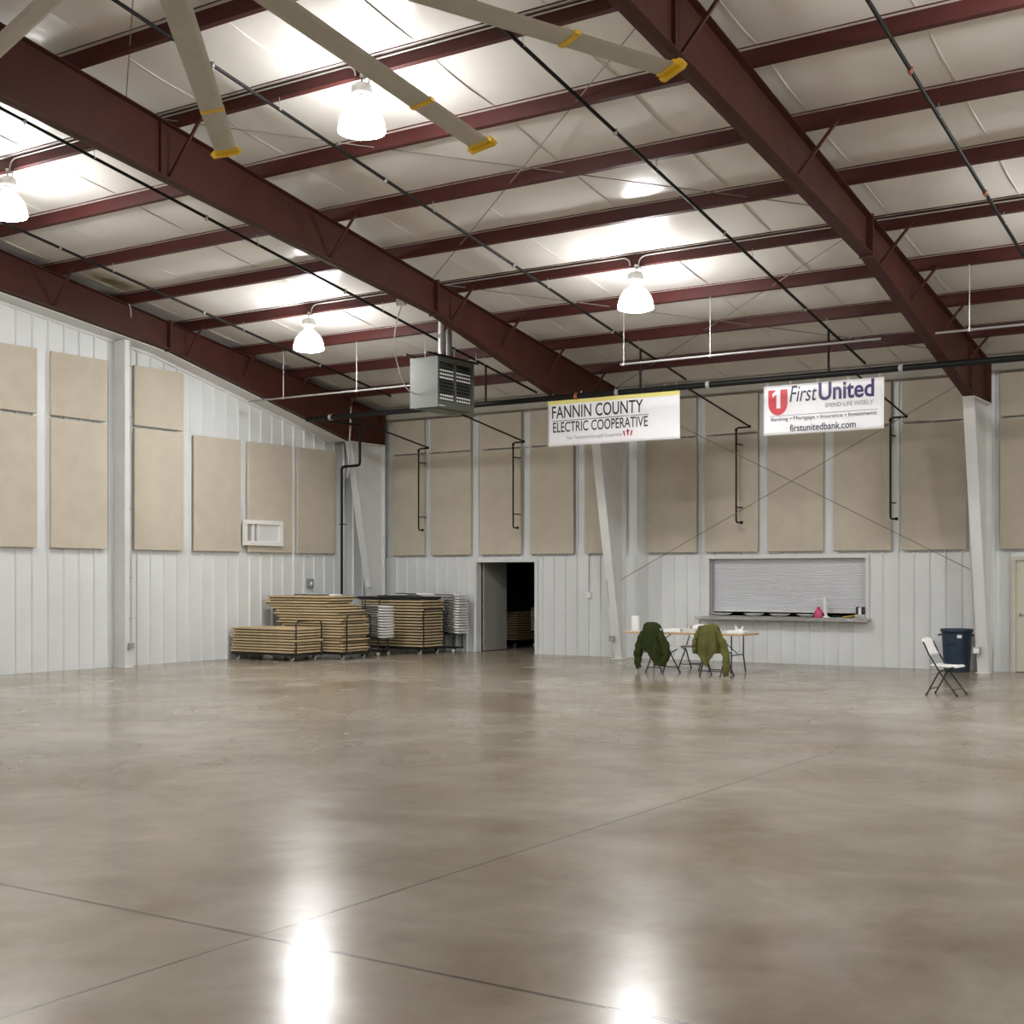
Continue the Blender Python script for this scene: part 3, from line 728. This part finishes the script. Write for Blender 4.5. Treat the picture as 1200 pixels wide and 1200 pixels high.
t = thing('banner', 'wide white banner with black letters and a yellow stripe along the top', 'banner', (-13.76, BY, 4.345))
solid(sheet(W, H).build('sheet', 'vinyl', t))
sheet(W, .075, H-.075, -.009, 40, 2).build('stripe', 'vinyly', t)
text_part('FANNIN COUNTY', .10, .54, 2.02, .25, 'ink', t, bold=.008)
text_part('ELECTRIC COOPERATIVE', .12, .27, 2.10, .20, 'ink', t, bold=.006)
flat([(.10+2.14*i/24, .490) for i in range(25)]+[(2.24-2.14*i/24, .501) for i in range(25)], 'ink', t, 'rule')
text_part('Your Touchstone Energy\u00ae Cooperative', .42, .105, 1.25, .085, 'greyink', t)
lg = MB()
for (cx, cz, a) in ((1.735, .17, -.5), (1.80, .185, 0), (1.865, .17, .5)):
    pts = [(cx-.012, cz-.055), (cx+.012, cz-.055), (cx+.02+.05*a, cz+.045), (cx-.02+.05*a, cz+.045)]
    lg.add([(px, -.011+wave(px, pz), pz) for px, pz in pts], [(0,1,2,3)])
lg.build('emblem', 'redink', t)
lg = MB()
lg.add([(px, -.012+wave(px, pz), pz) for px, pz in [(1.76, .20), (1.84, .20), (1.84, .215), (1.76, .215)]], [(0,1,2,3)]); lg.add([(px, -.012+wave(px, pz), pz) for px, pz in [(1.792, .12), (1.808, .12), (1.808, .25), (1.792, .25)]], [(0,1,2,3)])
lg.build('emblem', 'ink', t)
ties(t, (.1, .75, 1.5, 2.1, 2.55, 2.8), H)
W, H = 2.18, .88
t = thing('banner', 'white banner with a red shield and purple and navy lettering', 'banner', (-9.22, BY, 4.30))
solid(sheet(W, H).build('sheet', 'vinyl', t))
shd = [(.09, .80)]+[(.09, .56)]+[(.27+.18*math.cos(a), .56+.21*math.sin(a)) for a in [PI+PI*i/16 for i in range(1, 16)]]+[(.45, .56), (.45, .80)]
shd = [(x, z) for x, z in shd]
flat(shd, 'redink', t, 'shield')
flat([(.245, .47), (.32, .47), (.32, .80), (.245, .80), (.245, .72), (.17, .67), (.17, .735), (.245, .795)], 'vinyl', t, 'numeral', -.015)
text_part('First', .49, .565, .50, .285, 'navy', t, shear=.25)
text_part('United', 1.02, .555, .99, .315, 'purple', t, bold=.022)
text_part('SPEND LIFE WISELY', 1.14, .43, .86, .075, 'greyink', t)
flat([(.10+1.98*i/24, .334) for i in range(25)]+[(2.08-1.98*i/24, .342) for i in range(25)], 'greyink', t, 'rule')
text_part('Banking \u2022 Mortgage \u2022 Insurance \u2022 Investments', .14, .225, 1.92, .088, 'navy', t)
text_part('firstunitedbank.com', .49, .045, 1.20, .125, 'navy', t, bold=.01)
ties(t, (.06, .5, 1.0, 1.55, 2.1), H)

# ------------------------------------------------------------------ folding chair
def chair_proto(name='folding_chair'):
    t = thing(name, '', 'chair')
    st = MB()
    n_ = 8
    for i in range(n_):                      # moulded seat with a rolled front edge
        pass
    prof = [(-.20, .452), (-.18, .462), (-.05, .452), (.10, .448), (.17, .456), (.205, .446), (.215, .425), (.20, .418), (.0, .424), (-.19, .430)]
    st.prism(prof, 'x', -.205, .205); st.build('seat', 'plas', t, .012)
    bk = MB(); vs = []; fs = []
    for j in range(7):
        for i in range(9):
            s_ = i/8*2-1; v = j/6
            w = .225-.02*(v**3); x = s_*w
            z = .60+.255*v-.03*(abs(s_)**4)*(v > .9)
            y = -.195-.115*v-.02*(1-s_*s_)-.015*math.sin(PI*v)
            vs.append((x, y, z))
    fs = [(j*9+i, j*9+i+1, (j+1)*9+i+1, (j+1)*9+i) for j in range(6) for i in range(8)]
    bk.add(vs, fs, True); o = bk.build('backrest', 'plas', t)
    md = o.modifiers.new('Solidify', 'SOLIDIFY'); md.thickness = .022; md.offset = 0
    for s_ in (-1, 1):
        MB().tube([(s_*.225, -.285, .80), (s_*.225, -.20, .62), (s_*.225, -.02, .33), (s_*.225, .22, .01)], .0125, 8).build('front_leg', 'blackm', t)
        MB().tube([(s_*.205, .16, .43), (s_*.205, -.05, .36), (s_*.205, -.24, .01)], .0125, 8).build('rear_leg', 'blackm', t)
    MB().tube([(-.225, .16, .10), (.225, .16, .10)], .009, 8).build('crossbar', 'blackm', t)
    MB().tube([(-.205, -.195, .095), (.205, -.195, .095)], .009, 8).build('crossbar', 'blackm', t)
    for s_ in (-1, 1):
        MB().lathe([(.0, 0), (.016, 0), (.016, .03), (0, .03)], (s_*.225, .222, 0), 10).build('foot_cap', 'blackm', t)
        MB().lathe([(.0, 0), (.016, 0), (.016, .03), (0, .03)], (s_*.205, -.243, 0), 10).build('foot_cap', 'blackm', t)
    return t
CH = chair_proto()
def put_chair(x, y, rz, label, firstc=[True]):
    c = CH if firstc[0] else copy_tree(CH)
    firstc[0] = False
    c.location = (x, y, 0); c.rotation_euler = (0, 0, rz); relabel(c, label); return c
put_chair(-5.44, 20.25, math.radians(-93), 'white folding chair with a black frame standing alone near the blue bin')
RA, RB = math.radians(-14), math.radians(-4)
PA, PB = (-11.13, 22.10), (-9.93, 21.84)
put_chair(*PA, RA, 'folding chair draped with a dark green jacket at the long table')
put_chair(*PB, RB, 'folding chair draped with a pale olive jacket at the long table')
put_chair(-11.02, 23.22, math.radians(176), 'white folding chair on the far side of the long table')

# jackets over the chair backs
def lerp_tab(tab, s):
    for (a, va), (b, vb) in zip(tab, tab[1:]):
        if a <= s <= b: return va+(vb-va)*(s-a)/(b-a)
    return tab[-1][1]
def jacket(loc, rz, label, m, hem, wl, wr, top, sleeves, seed):
    t = thing('jacket', label, 'jacket', (*loc, 0), rz)
    rnd = random.Random(seed); ph = [rnd.uniform(0, 6) for _ in range(4)]
    N, V, U = 40, 26, 8
    vs = []
    for j in range(-U, V+1):
        for i in range(N+1):
            s = i/N*2-1; zt = lerp_tab(top, s)
            if j >= 0:
                v = j/V; zb_ = lerp_tab(hem, s)
                wd = (wl[0]+(wl[1]-wl[0])*v**.75) if s < 0 else (wr[0]+(wr[1]-wr[0])*v**.75)
                x = s*wd; z = zt-(zt-zb_)*v
                y = -.345-.035*math.sin(min(1, v*1.6)*PI/2)+.10*abs(s)**3*(.4+.6*v)+.03*v
                y += v*(.030*math.sin(7*s+ph[0])+.016*math.sin(15*s+ph[1]+2*v)+.012*math.sin(11*v+4*s+ph[2]))
                y = min(y, -.325+.06*abs(s)**2 - (0 if v > .5 else .005))
            else:
                v = -j/U; wd = wl[0] if s < 0 else wr[0]
                a = min(1, v*2.2)*PI/2
                x = s*wd*.96; y = -.345+.06*(1-math.cos(a))*1.3+.04*v; z = zt+.03*math.sin(min(1, v*2.2)*PI)-max(0, v-.45)*.42
            vs.append((x, y, z))
    n1 = N+1; R = V+U
    fs = [(j*n1+i, j*n1+i+1, (j+1)*n1+i+1, (j+1)*n1+i) for j in range(R) for i in range(N)]
    o = MB().add(vs, fs, True).build('jacket_body', m, t)
    md = o.modifiers.new('Solidify', 'SOLIDIFY'); md.thickness = .016; md.offset = 1
    ss = o.modifiers.new('Subsurf', 'SUBSURF'); ss.levels = 1; ss.render_levels = 1
    for pts, rs in sleeves:
        mb = MB(); P = []; Rr = []
        n_ = 14
        for i in range(n_+1):
            q = i/n_*(len(pts)-1); k = min(int(q), len(pts)-2); fr = q-k
            p = Vector(pts[k]).lerp(Vector(pts[k+1]), fr); P.append(p+Vector((.008*math.sin(i*1.7+seed), .008*math.cos(i*1.3), 0)))
            Rr.append((rs[k]+(rs[k+1]-rs[k])*fr)*(1+.10*math.sin(i*2.1+seed)))
        mb.tube(P, Rr, 14); mb.build('sleeve', m, t)
    col = MB(); col.tube([(-.11, -.30, lerp_tab(top, -.4)+.005), (-.05, -.335, lerp_tab(top, 0)+.012), (.05, -.335, lerp_tab(top, 0)+.012), (.11, -.30, lerp_tab(top, .4)+.005)], [.018, .024, .024, .018], 10)
    col.build('collar', m, t)
    return t
jacket(PA, RA, 'dark green jacket hung over the back of the left chair at the long table', 'green',
       [(-1, .34), (-.7, .30), (-.5, .42), (-.25, .40), (0, .26), (.35, .14), (.7, .15), (1, .20)], (.205, .33), (.205, .34),
       [(-1, .80), (-.85, .87), (-.5, .90), (0, .905), (.5, .90), (.85, .87), (1, .80)],
       [([(-.17, -.34, .74), (-.25, -.36, .52), (-.295, -.37, .30), (-.285, -.36, .09)], [.07, .085, .075, .055]), ([(.18, -.34, .76), (.31, -.31, .55), (.35, -.30, .36), (.29, -.33, .14)], [.065, .085, .075, .05])], 3)
jacket(PB, RB, 'pale olive jacket hung over the back of the right chair at the long table', 'olive',
       [(-1, .40), (-.6, .38), (-.35, .28), (-.05, .17), (.25, .30), (.6, .42), (1, .42)], (.215, .28), (.215, .25),
       [(-1, .80), (-.85, .865), (-.2, .875), (0, .895), (.5, .91), (.88, .89), (1, .82)],
       [([(.20, -.33, .80), (.30, -.31, .60), (.36, -.31, .38), (.375, -.33, .20), (.365, -.33, .03)], [.05, .07, .07, .065, .055]), ([(-.19, -.32, .78), (-.26, -.31, .6), (-.27, -.30, .42)], [.05, .055, .045])], 8)

# ------------------------------------------------------------------ long table and what is on it
t = thing('folding_table', 'long pale folding table set up in front of the serving hatch', 'table', (-10.72, 22.62, 0))
MB().box(-12.05, -9.62, 22.24, 23.0, .715, .742).build('tabletop', 'tabtop', t, .004, True)
MB().prism([(-12.055, 22.228), (-9.61, 22.228), (-9.61, 23.005), (-9.622, 23.005), (-9.622, 22.242), (-12.055, 22.242)], 'z', .703, .738).build('edge_band', 'wood', t, .002, True)
for x in (-11.72, -9.86):
    for y in (22.34, 22.88):
        MB().tube([(x, y, .71), (x, y, .32), (x+(.02 if x > -10.5 else -.02), y+(-.06 if y < 22.6 else .06), .012)], .014, 8).build('leg', 'blackm', t, 0, True)
    MB().tube([(x, 22.33, .34), (x, 22.89, .34)], .010, 8).build('crossbar', 'blackm', t, 0, True)
for x0, x1 in ((-11.72, -11.2), (-9.86, -10.3)):
    MB().tube([(x0, 22.62, .36), (x1, 22.62, .70)], .009, 8).build('brace', 'blackm', t, 0, True)
TZ = .7425
t = thing('paper_towel_roll', 'white paper towel roll standing at the left end of the long table', 'paper towels', (-11.94, 22.55, TZ))
MB().lathe([(.02, 0), (.075, 0), (.077, .004), (.077, .275), (.075, .28), (.02, .28)], (0, 0, 0), 28).build('roll', 'paper', t)
MB().lathe([(.02, .001), (.022, .001), (.022, .284), (.018, .284)], (0, 0, 0), 16).build('core', 'tan', t)
o = MB().lathe([(0, 0), (.035, 0), (.045, .12), (.043, .12), (.034, .006), (0, .006)], (0, 0, 0), 24).build('paper_cup', 'paper'); o.location = (-11.62, 22.62, TZ); tag(o, 'white paper cup beside the paper towel roll on the long table', 'cup')
o = MB().box(-.17, .17, -.12, .12, 0, .055).build('paper_box', 'paper', None, .004); o.location = (-11.13, 22.6, TZ); tag(o, 'flat white box on the middle of the long table', 'box')
o = MB().box(-.13, .13, -.11, .11, 0, .06).build('paper_box', 'tabtop', None, .004); o.location = (-10.80, 22.62, TZ); tag(o, 'flat pale grey box on the long table next to the white box', 'box')
o = MB().box(-.17, .17, -.13, .13, 0, .045).build('paper_box', 'paper', None, .004); o.location = (-9.86, 22.62, TZ); tag(o, 'flat white box near the right end of the long table', 'box')
t = thing('tissue', 'crumpled white tissue sticking up on the box at the table right end', 'tissue', (-9.84, 22.62, TZ+.045))
cr = MB(); cr.add([(-.06, .0, 0), (.07, .01, 0), (.085, .02, .10), (.03, .03, .03), (-.02, -.02, .045), (-.075, .0, .12)], [(0, 4, 5), (0, 1, 3, 4), (1, 2, 3)])
solid(cr.build('tissue_sheet', 'paper', t), .006)
o = MB().lathe([(0, 0), (.05, 0), (.055, .012), (.03, .018), (0, .02)], (0, 0, 0), 16).build('tape_roll', 'blackm'); o.location = (-10.55, 22.45, TZ); tag(o, 'small black item behind the olive jacket on the long table', 'tape roll')

# ------------------------------------------------------------------ things on the serving ledge
LZ = .9555
for i, (x, lb) in enumerate(((-11.54, 'white shallow bowl leftmost on the serving ledge'), (-10.82, 'white shallow bowl second from the left on the serving ledge'), (-10.26, 'white shallow bowl third from the left on the serving ledge'), (-9.68, 'white shallow bowl beside the pink bottle on the serving ledge'))):
    o = MB().lathe([(0, 0), (.10, 0), (.20, .05), (.215, .058), (.205, .06), (.10, .012), (0, .012)], (0, 0, 0), 28).build('serving_bowl', 'plas'); o.location = (x, 25.66, LZ); tag(o, lb, 'bowl', 'bowls on the serving ledge')
t = thing('squeeze_bottle', 'pink plastic bottle on the serving ledge', 'bottle', (-9.40, 25.56, LZ))
MB().lathe([(0, 0), (.075, 0), (.085, .02), (.085, .11), (.06, .155), (.03, .17), (.03, .175)], (0, 0, 0), 20).build('bottle_body', 'pink', t)
MB().lathe([(.034, .172), (.034, .20), (.012, .215), (0, .216)], (0, 0, 0), 16).build('cap', 'redink', t)
t = thing('kitchen_utensil', 'tall white utensil standing beside the pink bottle', 'utensil', (-9.24, 25.55, LZ))
MB().lathe([(0, 0), (.07, 0), (.07, .02), (.03, .035), (.03, .05)], (0, 0, 0), 18).build('base', 'plas', t)
MB().tube([(0, 0, .03), (-.02, 0, .12), (-.03, 0, .34), (-.03, 0, .42)], [.026, .034, .034, .016], 12).build('handle', 'plas', t)
t = thing('serving_tongs', 'yellow-handled serving tongs lying on the right of the serving ledge', 'tongs', (-8.92, 25.62, LZ))
for s_ in (-1, 1): MB().tube([(0, 0, .02), (.12, s_*.03, .035), (.25, s_*.05, .05)], .01, 8).build('handle', 'yellow', t)
MB().tube([(0, 0, .02), (-.10, .02, .035), (-.20, .0, .05)], .01, 8).build('jaw', 'blackm', t)
t = thing('napkin_holder', 'black and silver napkin holder at the right end of the serving ledge', 'napkin holder', (-8.56, 25.62, LZ))
MB().box(-.10, .10, -.07, .07, 0, .075).build('base', 'steel', t, .006)
h = MB(); h.box(-.08, -.03, -.05, .05, .075, .225); h.box(.03, .09, -.05, .05, .075, .225); h.build('side_plate', 'blackm', t, .004)
MB().box(-.03, .03, -.045, .045, .075, .21).build('napkins', 'paper', t)

# ------------------------------------------------------------------ blue bin
t = thing('trash_can', 'slate blue plastic trash can against the back wall beside the right column', 'trash can', (-6.60, 25.24, 0))
tc = MB(); prof = [(0, .0), (.225, .0), (.232, .02), (.27, .72), (.275, .74), (.292, .745), (.295, .80), (.280, .805), (.275, .80), (.262, .74), (.222, .03), (0, .03)]
tc.lathe(prof, (0, 0, 0), 36); tc.build('bin_body', 'bin', t)
h = MB()
for s_ in (-1, 1): h.tube([(s_*.27, -.07, .70), (s_*.325, -.06, .68), (s_*.325, .06, .68), (s_*.27, .07, .70)], .014, 8)
h.build('handle', 'bin', t)
h = MB(); a0 = -PI/2-.55
vs = []; 
for j, z in enumerate((.52, .53, .67, .68)):
    for i in range(6):
        a = a0+(.62*i/5); r = .228+.036*(z/.72)+(.006 if j in (0, 3) else .018); vs.append((r*math.cos(a), r*math.sin(a), z))
h.add(vs, [(j*6+i, j*6+i+1, (j+1)*6+i+1, (j+1)*6+i) for j in range(3) for i in range(5)]); h.build('grip_panel', 'bin', t)
h = MB(); vs = []
for z in (.64, .70):
    for i in range(4):
        a = -PI/2+.28+.30*i/3; r = .236+.036*(z/.72)+.002; vs.append((r*math.cos(a), r*math.sin(a), z))
h.add(vs, [(i, i+1, 5+i, 4+i) for i in range(3)]); o = h.build('sticker', 'paper', t)

# ------------------------------------------------------------------ table carts and their stacks
def cart(x0, x1, y0, y1, label, hoop, hz, hoopx='right'):
    t = thing('table_cart', label, 'cart', ((x0+x1)/2, (y0+y1)/2, 0))
    d = MB()
    for y in (y0+.03, y1-.03): d.box(x0, x1, y-.025, y+.025, .115, .15)
    for x in (x0+.03, (x0+x1)/2, x1-.03): d.box(x-.025, x+.025, y0, y1, .112, .148)
    d.build('deck', 'blackm', t, 0, True)
    for x in (x0+.12, x1-.12):
        for y in (y0+.08, y1-.08):
            w = MB(); w.lathe([(0, -.016), (.045, -.016), (.05, -.01), (.05, .01), (.045, .016), (0, .016)], (0, 0, 0), 18)
            w.v = [(x+a, y+c, .05+b) for a, b, c in w.v]
            f_ = MB(); f_.box(x-.025, x+.025, y-.028, y-.020, .045, .113); f_.box(x-.025, x+.025, y+.020, y+.028, .045, .113); f_.box(x-.03, x+.03, y-.03, y+.03, .10, .115)
            fk = f_.build('caster_fork', 'blackm', t, 0, True); w.build('wheel', 'castor', fk, 0, True)
    if hoop:
        xe = x1+.035 if hoopx == 'right' else x0-.035
        p = [(xe, y0+.03, .13), (xe, y0+.03, hz-.12)]+arc((xe, y0+.03, hz-.1), (xe, y0+.03, hz), (xe, y0+.13, hz), 5)+arc((xe, y1-.13, hz), (xe, y1-.03, hz), (xe, y1-.03, hz-.1), 5)+[(xe, y1-.03, .13)]
        MB().tube(p, .016, 8).build('hoop_handle', 'blackm', t, 0, True)
        h = MB(); h.box(x1-.02, xe+.01, y0+.015, y0+.045, .12, .145); h.box(x1-.02, xe+.01, y1-.045, y1-.015, .12, .145); h.build('hoop_bracket', 'blackm', t, 0, True)
    return t
def stack_table_proto(L, Wd):
    t = thing('folded_table', '', 'table')
    MB().box(-L/2, L/2, -Wd/2, Wd/2, .024, .059).build('tabletop', 'tan', t, .004)
    f_ = MB(); f_.box(-L/2+.05, L/2-.05, -Wd/2+.035, -Wd/2+.075, 0, .024); f_.box(-L/2+.05, L/2-.05, Wd/2-.075, Wd/2-.035, 0, .024); f_.box(-L/2+.05, -L/2+.09, -Wd/2+.04, Wd/2-.04, 0, .024); f_.box(L/2-.09, L/2-.05, -Wd/2+.04, Wd/2-.04, 0, .024)
    f_.build('folded_legs', 'under', t)
    return t
ST = stack_table_proto(1.83, .84); st_first = [True]
def stack(n, cx, cy, z0, where, group, jit=(.0, .0, 0), shifts=None, rz=0.0, pitch=.0605, seed=1):
    r = random.Random(seed)
    for i in range(n):
        c = ST if st_first[0] else copy_tree(ST); st_first[0] = False
        dx, dy = r.uniform(-jit[0], jit[0]), r.uniform(-jit[1], jit[1])
        if shifts and i in shifts: dx += shifts[i][0]; dy += shifts[i][1]
        c.location = (cx+dx, cy+dy, z0+i*pitch); c.rotation_euler = (0, 0, rz+r.uniform(-jit[2], jit[2]))
        pos = 'top' if i == n-1 else ('bottom' if i == 0 else ORD[i+1]+' from the bottom')
        relabel(c, 'tan-edged folded table, %s %s' % (pos, where), group)
cart(-20.70, -18.89, 20.55, 21.40, 'low black cart holding the short table stack at the front left', True, .845)
stack(9, -19.79, 20.975, .151, 'of the short table stack by the left wall', 'tables on the front cart', (.02, .012, .004), {5: (-.03, 0), 4: (.06, .0)}, seed=4)
cart(-20.20, -18.34, 21.52, 22.36, 'black wheeled cart under the tall untidy table stack', True, .96)
sh2 = {0: (.0, 0), 1: (.02, 0), 2: (-.05, .02), 3: (-.10, 0), 4: (.02, .01), 5: (-.02, 0), 6: (.03, 0), 7: (-.02, .01), 8: (.05, 0), 9: (.02, .02), 10: (-.05, 0), 11: (-.02, 0), 12: (-.12, .02), 13: (-.16, 0), 14: (-.14, .02), 15: (-.22, 0), 16: (-.36, .02), 17: (-.46, .0), 18: (-.40, .03), 19: (-.40, .01)}
stack(20, -19.29, 21.94, .151, 'of the tall untidy table stack', 'tables on the middle cart', (.04, .02, .012), sh2, seed=9)
cart(-20.02, -18.22, 24.06, 24.88, 'black wheeled cart under the neat table stack at the back wall', True, 1.03)
stack(16, -19.12, 24.47, .151, 'of the neat table stack near the back wall', 'tables on the back cart', (.012, .006, .002), {15: (.02, 0)}, pitch=.068, seed=2)
# storeroom stack (seen through the doorway)
cart(-19.03, -18.20, 28.0, 29.8, 'black wheeled cart inside the dark storeroom', False, 1.0)
stack(12, -18.62, 28.92, .151, 'of the table stack inside the dark storeroom', 'tables in the storeroom', (.008, .006, .002), None, PI/2, seed=6)
# folded chairs lying flat in stacks
def folded_proto():
    t = thing('folded_chair', '', 'chair')
    L = .95
    b = MB(); vs = []
    for j in range(5):
        for i in range(9):
            s_ = i/8*2-1; v = j/4
            vs.append((L/2-.30+.30*v, s_*.22, .028+.010*(1-s_*s_)-.028*v**2*(.4+.6*(1-s_*s_))+.004))
    b.add(vs, [(j*9+i, j*9+i+1, (j+1)*9+i+1, (j+1)*9+i) for j in range(4) for i in range(8)], True)
    b.build('backrest', 'plas', t).modifiers.new('S', 'SOLIDIFY').thickness = .034
    MB().box(-.22, .15, -.2, .2, .014, .034).build('seat', 'plas', t, .008)
    f_ = MB()
    for s_ in (-1, 1):
        f_.tube([(L/2-.12, s_*.225, .018), (0, s_*.225, .018), (-L/2, s_*.225, .018)], .0115, 8); f_.tube([(.1, s_*.205, .018), (-L/2+.03, s_*.205, .018)], .011, 8)
    f_.tube([(-L/2+.1, -.225, .018), (-L/2+.1, .225, .018)], .009, 8)
    f_.build('frame', 'blackm', t)
    return t
FC = folded_proto(); fc_first = [True]
def put_folded(x, y, z, rz, label, group=None, rx=0.0):
    c = FC if fc_first[0] else copy_tree(FC); fc_first[0] = False
    c.location = (x, y, z); c.rotation_euler = (rx, 0, rz); return relabel(c, label, group)
def dolly(cx, cy, zt, label, rails=()):
    t = thing('chair_dolly', label, 'dolly', (cx, cy, 0))
    d_ = MB(); d_.box(cx-.46, cx+.40, cy-.22, cy+.22, zt-.05, zt-.008); d_.box(cx-.46, cx+.40, cy-.20, cy+.20, .10, .13); d_.build('deck', 'blackm', t, 0, True)
    for x in (cx-.42, cx+.36):
        for y in (cy-.18, cy+.18):
            MB().tube([(x, y, .11), (x, y, zt-.04)], .018, 8).build('leg', 'blackm', t, 0, True)
            w = MB(); w.lathe([(0, -.014), (.04, -.014), (.045, 0), (.04, .014), (0, .014)], (0, 0, 0), 16); w.v = [(x+a, y+c, .046+b) for a, b, c in w.v]; w.build('wheel', 'castor', t, 0, True)
    for z in rails:
        h = MB()
        for y in (cy-.25, cy+.25): h.tube([(cx-.45, y, .11), (cx-.45, y, z), (cx+.05, y, z), (cx+.05, y, z-.25)], .014, 8)
        h.tube([(cx-.45, cy-.25, z), (cx-.45, cy+.25, z)], .014, 8)
        h.build('rail', 'blackm', t, 0, True)
    return t
def chair_stack(n, cx, cy, z0, where, group, pitch=.047, seed=0, rz=0.0):
    r = random.Random(seed)
    for i in range(n):
        pos = 'top' if i == n-1 else ('bottom' if i == 0 else ORD[i+1]+' from the bottom')
        put_folded(cx+r.uniform(-.012, .012), cy+r.uniform(-.006, .006), z0+i*pitch, rz+r.uniform(-.01, .01), 'folded white chair, %s %s' % (pos, where), group)
dolly(-19.05, 23.25, .43, 'black chair dolly under the white chair pile between the table stacks', (1.30,))
chair_stack(12, -19.02, 23.25, .425, 'of the chair pile between the table stacks', 'chairs piled between the table stacks', .0605, seed=3)
dolly(-18.42, 25.24, .47, 'black chair dolly under the white chair pile by the back wall', ())
chair_stack(15, -18.36, 25.24, .465, 'of the chair pile at the back wall', 'chairs piled at the back wall', .062, seed=5)
dolly(-17.40, 28.4, .43, 'black chair dolly inside the dark storeroom', ())
chair_stack(10, -17.42, 28.4, .425, 'of the chair pile inside the dark storeroom', 'chairs piled in the storeroom', .0605, seed=8, rz=PI)
put_folded(-19.45, 21.95, .151+20*.0605+.003, .3, 'folded white chair lying on top of the tall untidy table stack')
# dark table and black frames on the neat stack
t = thing('folded_table', 'dark folded table lying on top of the neat table stack', 'table', (-19.15, 24.45, .151+16*.068))
MB().box(-.95, .9, -.42, .40, .012, .075).build('tabletop', 'blackm', t, .006)
f_ = MB(); f_.box(-.9, .85, -.38, -.34, 0, .012); f_.box(-.9, .85, .34, .38, 0, .012); f_.build('folded_legs', 'blackm', t)
zz = .151+16*.068+.077
put_folded(-19.15, 24.45, zz, .35, 'folded chair lying aslant lowest on the dark table of the neat stack')
put_folded(-18.75, 24.5, zz+.05, -.3, 'folded chair lying aslant topmost on the dark table of the neat stack')

# ------------------------------------------------------------------ camera, world, view
cam = bpy.data.cameras.new('camera'); co = bpy.data.objects.new('camera', cam); COL.objects.link(co)
co.location = (0, 0, 1.79); co.rotation_euler = (PI/2, 0, math.radians(33.23))
cam.sensor_width = 36; cam.lens = 1551/1200*36; cam.shift_y = 75/1200; cam.clip_end = 200; cam.clip_start = .05
S.camera = co
w = bpy.data.worlds.new('world'); S.world = w; w.use_nodes = True
w.node_tree.nodes['Background'].inputs[0].default_value = (0, 0, 0, 1); w.node_tree.nodes['Background'].inputs[1].default_value = 0
S.view_settings.view_transform = 'Standard'; S.view_settings.look = 'None'; S.view_settings.gamma = 1; S.view_settings.use_curve_mapping = False
S.view_settings.exposure = 0.2
S.cycles.use_denoising = True
S.cycles.max_bounces = 10; S.cycles.diffuse_bounces = 6
S.cycles.sample_clamp_indirect = 8
